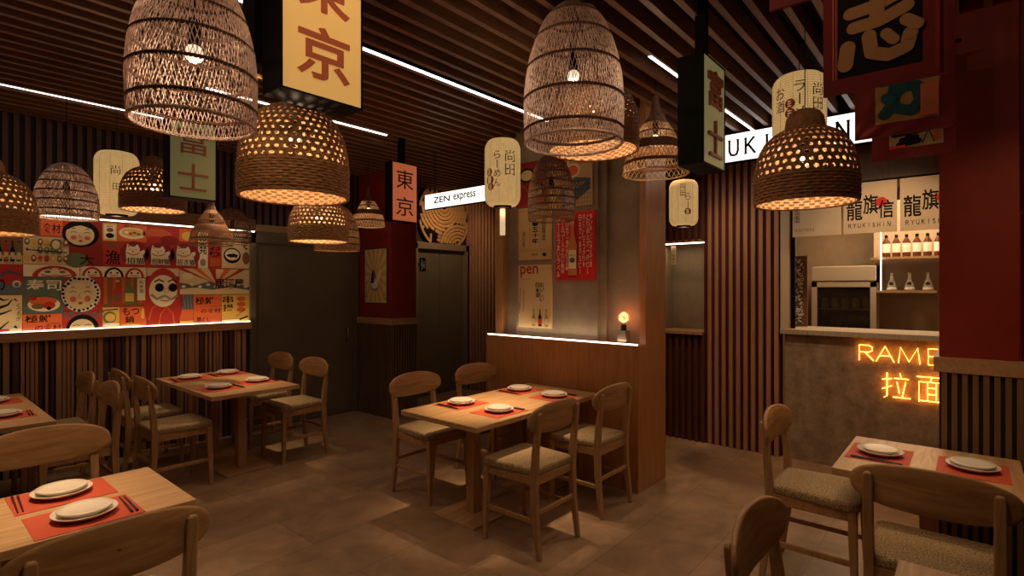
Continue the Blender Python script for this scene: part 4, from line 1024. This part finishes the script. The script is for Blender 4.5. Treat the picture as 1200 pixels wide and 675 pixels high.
# poster on red pillar's left face
f = Flat(.45, .655, .012, flat('dark_frame', (.05, .03, .02))); YO = C('print_ochre', (.62, .36, .08))
f.rect(.03,.02,.97,.98,BG)
for a in range(0,360,24):
    q0,q1=radians(a),radians(a+11); f.poly([(.5,.5)]+[(.5+min(.46/max(abs(cos(q)),1e-3),.47/max(abs(sin(q)),1e-3))*cos(q),.5+min(.46/max(abs(cos(q)),1e-3),.47/max(abs(sin(q)),1e-3))*sin(q)) for q in (q0,(q0+q1)/2,q1)],YO)
f.ell(.48,.40,.22,.16,BG,20); f.ell(.48,.33,.2,.10,GY,20); f.ell(.48,.35,.16,.08,BGL,18); f.poly([(.30,.36),(.36,.58),(.44,.62),(.46,.38)],BK); f.poly([(.55,.4),(.7,.62),(.8,.6),(.68,.4)],BGL); f.poly([(.42,.45),(.48,.62),(.55,.45)],RD); f.text('ラーメン',.08,.06,.16,.32,BK,0,True)
f.build('framed_poster', 'framed ochre sunburst poster on the red pillar beside the grey door', 'poster', loc=(3.80-.0005, 5.575, 1.315), rz=-pi/2)

# ================================================================== PARTITION POSTERS (facing -x)
XP = 3.69
def ppost(y0, y1, z0, z1, base, label, draw, t=.012):
    f = Flat(y0-y1, z1-z0, t, base); draw(f); f.build('poster', label, 'poster', 'posters on the concrete partition', (XP-.0005, y0, z0), -pi/2)
TAN = C('print_tan', (.56, .37, .17)); TANL = C('print_light_tan', (.66, .46, .23)); BRD = C('print_bright_red', (.62, .022, .018))
def d_pen(f):
    f.text('pen',.06,.80,.60,.985,C('print_maroon',(.36,.03,.02)),.012); f.rect(.06,.775,.4,.78,BR)
    f.text('おいしい',.66,.42,.78,.72,BK,.01,True); f.text('日本酒',.53,.48,.65,.72,BK,.01,True)
    for i in range(2):
        for k in range(16): f.rect(.05+i*.12,.62-k*.022-i*.03,.07+i*.12,.632-k*.022-i*.03,BK)
    f.rect(.055,.22,.065,.40,BK); f.line([(.75,.45),(.75,.6)],.001,BR)
    for i,c in enumerate((YL,BK,YL)): m_bottle(f,.50+i*.19,.03,.10,.27,C('print_olive',(.30,.22,.04)) if c is YL else BK,TANL if c is YL else BRD,BR)
def d_mag(f):
    f.line([(.04,.2),(.96,.2)],.002,BR); f.line([(.04,.03),(.04,.97)],.002,BR); f.line([(.96,.03),(.96,.97)],.002,BR); f.line([(.04,.17),(.96,.17)],.002,BR)
    f.text('ラ・五十年',.42,.30,.62,.85,BK,.02,True); f.line([(.36,.25),(.36,.9)],.002,BK); f.line([(.66,.25),(.66,.9)],.002,BK); f.text('本日限定',.72,.35,.84,.85,BK,0,True)
    f.text('酒と肴',.12,.25,.22,.55,BR,0,True); f.text('新聞',.42,.07,.6,.12,BR); f.rect(.75,.06,.85,.12,BK); f.text('特集',.75,.88,.9,.97,RD)
def d_redp(f):
    cols=['ビールうまいラベルスーパー','アルコール冷たい乾杯ください','日本で一番の生ビール樽生','のどごしすっきり辛口','とりあえず一杯ビール','キンキンに冷えてます']
    for i,u in enumerate((.04,.16,.28)): f.text(cols[i][:9+i],u,.04+.05*i,u+.085,.93-.04*i,WH,.004,True)
    for i,u in enumerate((.62,.72,.82,.90)): f.text(cols[(i+2)%6][:9],u,.08+.1*(i%2),u+.065,.95,WH,.0,True)
    m_bottle(f,.48,.07,.22,.82,C('print_amber',(.60,.20,.05)),BGL,BGL); f.ell(.48,.29,.07,.04,NV,14); f.text('辛口',.42,.34,.54,.38,BK); f.rect(.38,.045,.58,.06,RDD)
    f.line([(.40,.97),(.44,.80),(.46,.9),(.50,.78),(.53,.9)],.012,C('print_splash',(.8,.45,.3)))
def d_food(f):
    for u,v in ((.3,.85),(.55,.68)): f.ell(u,v,.17,.13,BGL,18); f.ell(u,v,.13,.1,OR,16)
    f.ell(.8,.88,.2,.1,OR,16); f.poly([(.15,.2),(.6,.55),(.95,.5),(.95,.3),(.5,.02)],NV)
    for i in range(7): f.line([(.2+i*.09,.2+i*.03),(.3+i*.09,.45-.0*i)],.004,BGL)
    for i in range(6): f.line([(.62+i*.07,.0),(.62+i*.07,.5)],.002,BK); f.line([(.6,.06+i*.08),(1,.06+i*.08)],.002,BK)
    f.poly([(.25,.02),(.55,.15),(.5,.0)],BK)
def d_dark(f):
    f.ell(.35,.7,.28,.16,BK,18); f.ell(.36,.7,.2,.12,BG,16); f.ell(.7,.35,.25,.16,BK,18); f.ell(.7,.34,.19,.12,BG,16); f.ell(.7,.33,.06,.03,RD,10)
    f.poly([(0,0),(.5,.05),(.9,.15),(1,0)],BRD); f.line([(.0,.5),(.3,.45),(.45,.25)],.02,BR)
ppost(3.065, 2.70, 1.155, 1.70, TANL, 'tan magazine cover poster with a maroon title, lowest on the concrete', d_pen)
ppost(3.065, 2.70, 1.745, 2.20, TAN, 'tan poster with vertical black lettering above the magazine cover poster', d_mag)
ppost(2.655, 2.27, 1.565, 2.12, BRD, 'bright red poster with a brown beer bottle and white writing', d_redp, .02)
ppost(2.72, 2.30, 2.165, 2.60, TAN, 'illustrated food poster above the red beer poster', d_food)
ppost(3.09, 2.76, 2.215, 2.60, RDD, 'dark red poster with two faces, behind the small brown lattice lamp', d_dark)
# lamp on the ledge
t = thing('table_lamp', 'small lamp of a concrete cube and a glowing round bulb on the partition ledge', 'lamp', (3.665, 2.015, 1.0785))
MB().box(-.035, .035, -.035, .035, 0, .10).build('base', CONC, t, bevel=.003)
MB().lathe([(.0, .10), (.022, .10), (.022, .135), (.014, .155), (.0, .155)], 20).build('socket', flat('dark_brass', (.06, .035, .02), .4, metal=.5), t, smooth=True)
m = MB(); m.lathe([(.046*sin(pi*i/12)+.0004, -.046*cos(pi*i/12)) for i in range(13)], 24, cz=.198); m.build('bulb', glass_mat('bulb_glass', (.9, .5, .3), .05, .18), t, smooth=True)
m = MB(); rs = random.Random(2)
for i in range(16):
    a = 2*pi*i/16; m.tube([(.005*cos(a), .005*sin(a), .16), (.034*cos(a), .034*sin(a), .185+rs.uniform(-.012, .01)), (.032*cos(a+.5), .032*sin(a+.5), .21+rs.uniform(-.008, .01)), (.008*cos(a+.9), .008*sin(a+.9), .236)], .0011, 4)
m.build('filament', emis('filament_glow', (1, .30, .09), 9), t)
point(3.665, 2.015, 1.27, .35, (1, .45, .2), .02)
# tiny paper tag hanging in the niche
f = Flat(.05, .19, .003, BG); f.text('メニュー', .2, .08, .8, .92, BK, 0, True); f.build('paper_tag', 'small paper tag with kana hanging in the wall niche', 'sign', loc=(XW+.02, 2.33, 1.735), rz=-pi/2)

# ================================================================== BANNERS top right
DKR = flat('dark_red_cloth', (.17, .010, .010), .8, bump=.2, scale=80); GOLD = C('print_gold_brown', (.40, .20, .07)); TEAL = C('print_dark_teal', (.015, .075, .085))
def banner(x, y0, z0, w, h, label, draw):
    t = thing('cloth_banner', label, 'banner', (x, y0, z0), -pi/2, 'dark red hanging banners')
    f = Flat(w, h, .010, DKR); draw(f); f.build('printed_cloth', parent=t)
    m = MB(); m.tube([(-.02, -.005, h+.008), (w+.02, -.005, h+.008)], .009, 8)
    for u in (.1, .9): m.tube([(w*u, -.005, h+.01), (w*u, -.005, Hc+.15-z0)], .0025, 5)
    m.build('rod_and_cords', BLACK, t)
def brush(f, pts, w, m):
    pts = list(pts); P = []
    for i in range(len(pts)-1):
        for k in range(6):
            t = k/6; P.append((pts[i][0]+(pts[i+1][0]-pts[i][0])*t, pts[i][1]+(pts[i+1][1]-pts[i][1])*t))
    P.append(pts[-1]); f.line(P, w, m)
    for u, v in pts: f.ell(u, v, w/2/f.w, w/2/f.h, m, 14)
def d_b1(f):
    f.rect(.13, .09, .82, .97, BK); f.rect(.085, .09, .12, .97, PK); f.rect(.095, .09, .112, .97, DKR)
    G = GOLD; k = .040
    brush(f, [(.24,.46),(.46,.47),(.76,.53)], k, G); brush(f, [(.46,.555),(.47,.47),(.46,.40)], k, G); brush(f, [(.27,.37),(.48,.375),(.70,.42)], k, G)
    brush(f, [(.22,.26),(.20,.16)], .045, G); brush(f, [(.40,.30),(.42,.20),(.56,.165),(.70,.19),(.73,.26)], k, G); brush(f, [(.54,.29),(.60,.245)], .032, G); brush(f, [(.70,.34),(.78,.30)], .036, G)
    brush(f, [(.22,.62),(.42,.60),(.66,.63),(.76,.70)], k, G); brush(f, [(.24,.74),(.5,.76),(.74,.80)], k, G); brush(f, [(.30,.68),(.30,.90)], .034, G); brush(f, [(.5,.92),(.5,.62)], .034, G); brush(f, [(.70,.92),(.66,.70)], .034, G)
    f.line([(.93,.02),(.93,.98)],.008,RDD)
def d_b2(f):
    f.rect(.22, .10, .86, .97, GOLD)
    for pts, w in (([(.30,.44),(.46,.45),(.70,.49)], .046), ([(.44,.56),(.43,.40),(.40,.24),(.32,.17)], .046), ([(.34,.30),(.46,.20),(.60,.17),(.68,.25),(.64,.36),(.50,.37),(.38,.28)], .042), ([(.72,.50),(.80,.46)], .036)): brush(f, pts, w, TEAL)
    for v in (.62, .72, .84): brush(f, [(.30,v),(.76,v+.04)], .04, TEAL)
    f.rect(.68, .11, .85, .36, PK); f.text('料理', .70, .13, .83, .34, GOLD, .0, True)
def d_b3(f):
    f.rect(.22, .10, .86, .97, C('print_dim_beige', (.42, .28, .13)))
    for v, a in ((.17,.10), (.235,.0), (.30,.03)): brush(f, [(.28+a,v),(.64-a,v+.02)], .030, BK)
    brush(f, [(.46,.36),(.45,.14)], .026, BK); brush(f, [(.34,.13),(.58,.15)], .026, BK)
    brush(f, [(.30,.50),(.60,.54)], .03, BK); brush(f, [(.32,.62),(.58,.66)], .03, BK)
    f.line([(.62,.12),(.72,.30)],.005,BK); f.line([(.66,.30),(.76,.12)],.005,BK); f.text('食堂', .74, .14, .84, .40, BRD, .0, True); f.rect(.22,.10,.42,.125,BRD)
banner(2.10, .388, 2.150, .330, .56, 'large dark red banner with huge tan characters on black at top right', d_b1)
banner(2.75, .388, 2.138, .335, .52, 'dark red banner with dark teal characters, middle of the row', d_b2)
banner(3.33, .395, 2.148, .335, .52, 'dark red banner with black characters, rearmost and lowest looking', d_b3)
banner(1.40, .372, 2.166, .11, .5, 'dark red banner corner showing at the very top right of centre', lambda f: f.rect(.2, .1, .9, .95, RDD))
# right edge poster panel
f = Flat(.9, 2.1, .03, BG)
rs = random.Random(8)
for i in range(7):
    v = i*.14; f.rect(0, v, 1, v+.135, rs.choice([RD, BG, GY, BGL, OR]))
    for k in range(14): f.ell(rs.random()*.9+.05, v+rs.random()*.10+.02, .03, .012, rs.choice([BK, RD, WH, OR]), 10)
    f.text('酒場', .02, v+.03, .28, v+.11, BK, .02)
f.build('wall_poster', 'strip of a poster covered panel at the right frame edge', 'poster', loc=(3.515, -.195, .45), rz=-pi/2)

# ================================================================== COUNTER AND KITCHEN
t = thing('service_counter', 'concrete service counter with a speckled worktop on the right', 'counter', (XW, .35, 0))
MB().box(-.0, .45, -.92, .915, 0, 1.095).build('front_panel', CONC2, t)
MB().box(-.045, .50, -.92, .945, 1.095, 1.14).build('worktop', TERR, t, bevel=.004)
# neon sign
t = thing('neon_sign', 'orange glowing neon sign on the concrete counter front', 'sign', (XW-.022, .702, .63), -pi/2)
NL = {'R': [[(0,0),(0,1),(.5,1),(.68,.88),(.68,.68),(.5,.55),(0,.55)], [(.3,.55),(.75,0)]], 'A': [[(0,0),(.45,1),(.9,0)], [(.17,.38),(.73,.38)]],
 'M': [[(0,0),(.1,1),(.5,.1),(.9,1),(1,0)]], 'E': [[(.65,1),(0,1),(0,0),(.65,0)], [(0,.53),(.58,.53)]], 'N': [[(0,0),(0,1),(.75,0),(.75,1)]]}
m = MB(); X = 0
for ch, w, adv in (('R', .13, .115), ('A', .13, .145), ('M', .135, .185), ('E', .12, .13), ('N', .13, .13)):
    for pl in NL[ch]: m.tube([(X+a*w, 0, .285+b*.122) for a, b in pl], .0034, 6)
    X += adv
m.build('roman_lettering', NEON, t, smooth=True)
m = MB()
KA = [[(.0,.72),(.34,.78)], [(.17,1),(.17,.08),(.06,.02)], [(.0,.35),(.34,.5)], [(.62,1.0),(.66,.86)], [(.42,.80),(.92,.80)], [(.52,.66),(.60,.22)], [(.82,.68),(.70,.10)], [(.38,.06),(.98,.06)]]
KB = [[(.0,.95),(1.0,.95)], [(.5,.95),(.45,.78)], [(.08,.0),(.08,.76),(.92,.76),(.92,.0)], [(.08,.04),(.92,.04)], [(.36,.76),(.36,.04)], [(.64,.76),(.64,.04)], [(.36,.54),(.64,.54)], [(.36,.30),(.64,.30)]]
for off, K in ((.155, KA), (.375, KB)):
    for pl in K: m.tube([(off+a*.185, 0, .0+b*.20) for a, b in pl], .0034, 6)
m.build('character_lettering', NEON, t, smooth=True)
m = MB()
for x in (.03, .3, .5): m.box(x, x+.004, .001, .021, .36, .364)
for x in (.2, .45): m.box(x, x+.004, .001, .021, .1, .104)
m.build('standoffs', BLACK, t)
# noren panels
NOR = flat('undyed_noren_cloth', (.62, .48, .33), .85, var=.05, scale=8)
def noren(y0, w, label, big=True, first=False):
    t = thing('noren_panel', label, 'banner', (5.08, y0, 1.935), -pi/2, 'pale cloth panels over the counter')
    f = Flat(w, .41, .004, NOR)
    if big:
        f.text('龍', .06, .26, .37, .66, BK, .022); f.text('旗', .38, .36, .66, .74, BK, .022); f.ell(.72, .58, .105, .095, BRD, 22); f.text('信', .66, .27, .94, .62, BK, .022)
        o = f
        m2 = MB(); serif_word(m2, 'RYUKISHIN', w*.10, .048, .020, .0325, .032, -.0062, .0008, .0028)
        f.build('printed_cloth', parent=t); m2.build('small_lettering', BK, t)
    else:
        f.text('拉面', .05, .28, .15, .62, BK, 0, True); f.text('RAMEN', .05, .10, .45, .17, GY); f.build('printed_cloth', parent=t)
    MB().tube([(-.01, 0, .41), (w+.01, 0, .41)], .008, 6).build('rod', BLACK, t)
noren(1.173, .36, 'pale cloth panel with small lettering, left over the counter', False)
noren(.797, .355, 'pale cloth panel with brush characters and red dot, middle over the counter')
noren(.423, .355, 'pale cloth panel with brush characters and red dot, right, partly behind red pillar')
# fridge
t = thing('display_fridge', 'cream display fridge with a dark glass door behind the counter', 'fridge', (6.55, 1.03, 0))
a = .29
m = MB(); m.box(0, .03, -a, -a+.02, 0, 1.73); m.box(0.0, .55, -a, -a+.02, 0, 1.73); m.box(0, .55, a-.02, a, 0, 1.73); m.box(.53, .55, -a, a, 0, 1.73); m.box(0, .55, -a, a, 1.56, 1.73); m.box(0, .55, -a, a, 0, .2); m.build('body', CREAM, t)
MB().box(-.03, 0, -a, a, 1.575, 1.725).build('top_sign_panel', CREAM, t, bevel=.004)
m = MB(); m.box(-.03, 0, -a, -a+.05, .2, 1.56); m.box(-.03, 0, a-.05, a, .2, 1.56); m.box(-.03, 0, -a, a, 1.51, 1.56); m.box(-.03, 0, -a, a, .2, .26); d = m.build('door', CREAM, t)
MB().box(-.018, -.012, -a+.05, a-.05, .26, 1.51).build('glass', DGLASS, d)
m = MB()
for z in (.8, 1.02, 1.27): m.box(.03, .5, -a+.03, a-.03, z, z+.012)
m.build('shelf', STEEL, t)
MB().box(.515, .53, -a+.02, a-.02, .2, 1.56).build('liner', flat('dark_liner', (.03, .02, .015)), t)
NTH5 = ['first', 'second', 'third', 'fourth', 'fifth', 'sixth']
for k in range(5):
    o = MB().lathe([(.0, 0), (.036, 0), (.036, .09), (.030, .10), (.030, .112), (0, .112)], 18).build('jar', C('jar_tan', (.45, .33, .2)), None, (6.66, 1.03+.19-k*.095, 1.2825), smooth=True)
    tag(o, NTH5[k]+' tan jar from the left on the upper fridge shelf', 'jar', 'jars in the fridge')
for k in range(6):
    o = MB().lathe([(.0, 0), (.030, 0), (.030, .11), (.012, .15), (.012, .18), (0, .18)], 14).build('bottle', flat('dark_bottle_glass', (.03, .03, .03), .15), None, (6.66, 1.03+.20-k*.08, 1.0325), smooth=True)
    tag(o, NTH5[k]+' dark bottle from the left on the lower fridge shelf', 'bottle', 'bottles in the fridge')
# menu board left of fridge: pale scribbled board in a wooden frame
t = thing('menu_board', 'narrow framed board of pale scribbled writing left of the fridge', 'board', (5.62, 1.385, 1.14), -pi/2)
f = Flat(.215, .66, .02, flat('brown_frame', (.18, .085, .04))); f.rect(.2, .03, .85, .97, C('board_brown', (.10, .06, .04)))
rs = random.Random(12)
y_ = f.y()
for i in range(420):
    u, v = rs.uniform(.22, .82), rs.uniform(.04, .96); f.mb.add([f.P(u+rs.uniform(-.075, .075), v+rs.uniform(-.018, .018), y_-i*1e-6) for _ in range(4)], [(0, 1, 2, 3)], f.mi(C('chalk_white', (.92, .86, .78))))
for i in range(40): v = .03+i*.024; f.rect(.04, v, .14, v+.012, C('chalk_white'))
f.build('board', parent=t)
MB().tube([(.085, .0, .66), (.085, .0, 1.45)], .002, 5).build('cord', BLACK, t)
# shelves with bottles
def shelf(z, label, y0, y1):
    o = MB().box(-.12, .12, -(y1-y0)/2, (y1-y0)/2, 0, .025).build('wall_shelf', LEDGE, None, (6.65, (y0+y1)/2, z)); tag(o, label, 'shelf', 'oak shelves in the kitchen')
shelf(1.785, 'upper oak shelf carrying labelled bottles behind the counter', -.2, .79)
shelf(1.452, 'lower oak shelf carrying three glass carafes behind the counter', .26, .79)
o = MB(); o.box(-.004, .004, -.004, .004, 0, .62); o = o.build('light_tube', LEDM, None, (6.52, .70, 1.478)); tag(o, 'thin vertical light tube beside the kitchen shelves', 'light')
o = MB().box(-.012, .012, -.04, .04, 0, .05).build('power_socket', CREAM, None, (6.9, .46, 1.98)); bpy.data.objects.remove(o)
m = MB(); m.box(6.78, 6.86, -.57, .79, .9, 2.6); struct('wall_kitchen_shelves', m, CONC3)
for k in range(6):
    t = thing('sauce_bottle', NTH5[k]+' white labelled dark bottle from the left on the upper kitchen shelf', 'bottle', (6.62, .665-k*.083, 1.8105), 0, 'labelled bottles on the upper shelf')
    MB().lathe([(0, 0), (.033, 0), (.034, .01), (.034, .15), (.012, .19), (.012, .22), (0, .22)], 18).build('body', flat('dark_brown_glass', (.10, .03, .015), .15), t, smooth=True)
    MB().lathe([(.0348, .045), (.0348, .135)], 18).build('label', C('bottle_label', (.80, .72, .60)), t, smooth=True)
    MB().lathe([(.0, .225), (.014, .223), (.014, .195)], 12).build('cap', BLACK, t)
for k in range(3):
    t = thing('glass_carafe', ['left', 'middle', 'right'][k]+' clear flask shaped carafe with dark round label on the lower shelf', 'carafe', (6.62, .62-k*.145, 1.4775), 0, 'carafes on the lower shelf')
    MB().lathe([(0, 0), (.045, 0), (.046, .012), (.038, .05), (.014, .12), (.013, .16), (.019, .175)], 20).build('body', GLASS, t, smooth=True)
    MB().lathe([(0, .002), (.042, .002), (.042, .014), (.038, .030), (0, .030)], 18).build('contents', C('sake_white', (.8, .75, .65)), t, smooth=True)
    m = MB(); n = 16; m.add([(-.036, .018*cos(2*pi*i/n), .065+.018*sin(2*pi*i/n)) for i in range(n)], [tuple(range(n))]); m.build('label', INK, t)
area(6.5, .35, 2.3, .1, .8, 5, (0, radians(20), 0), (1, .74, .44))
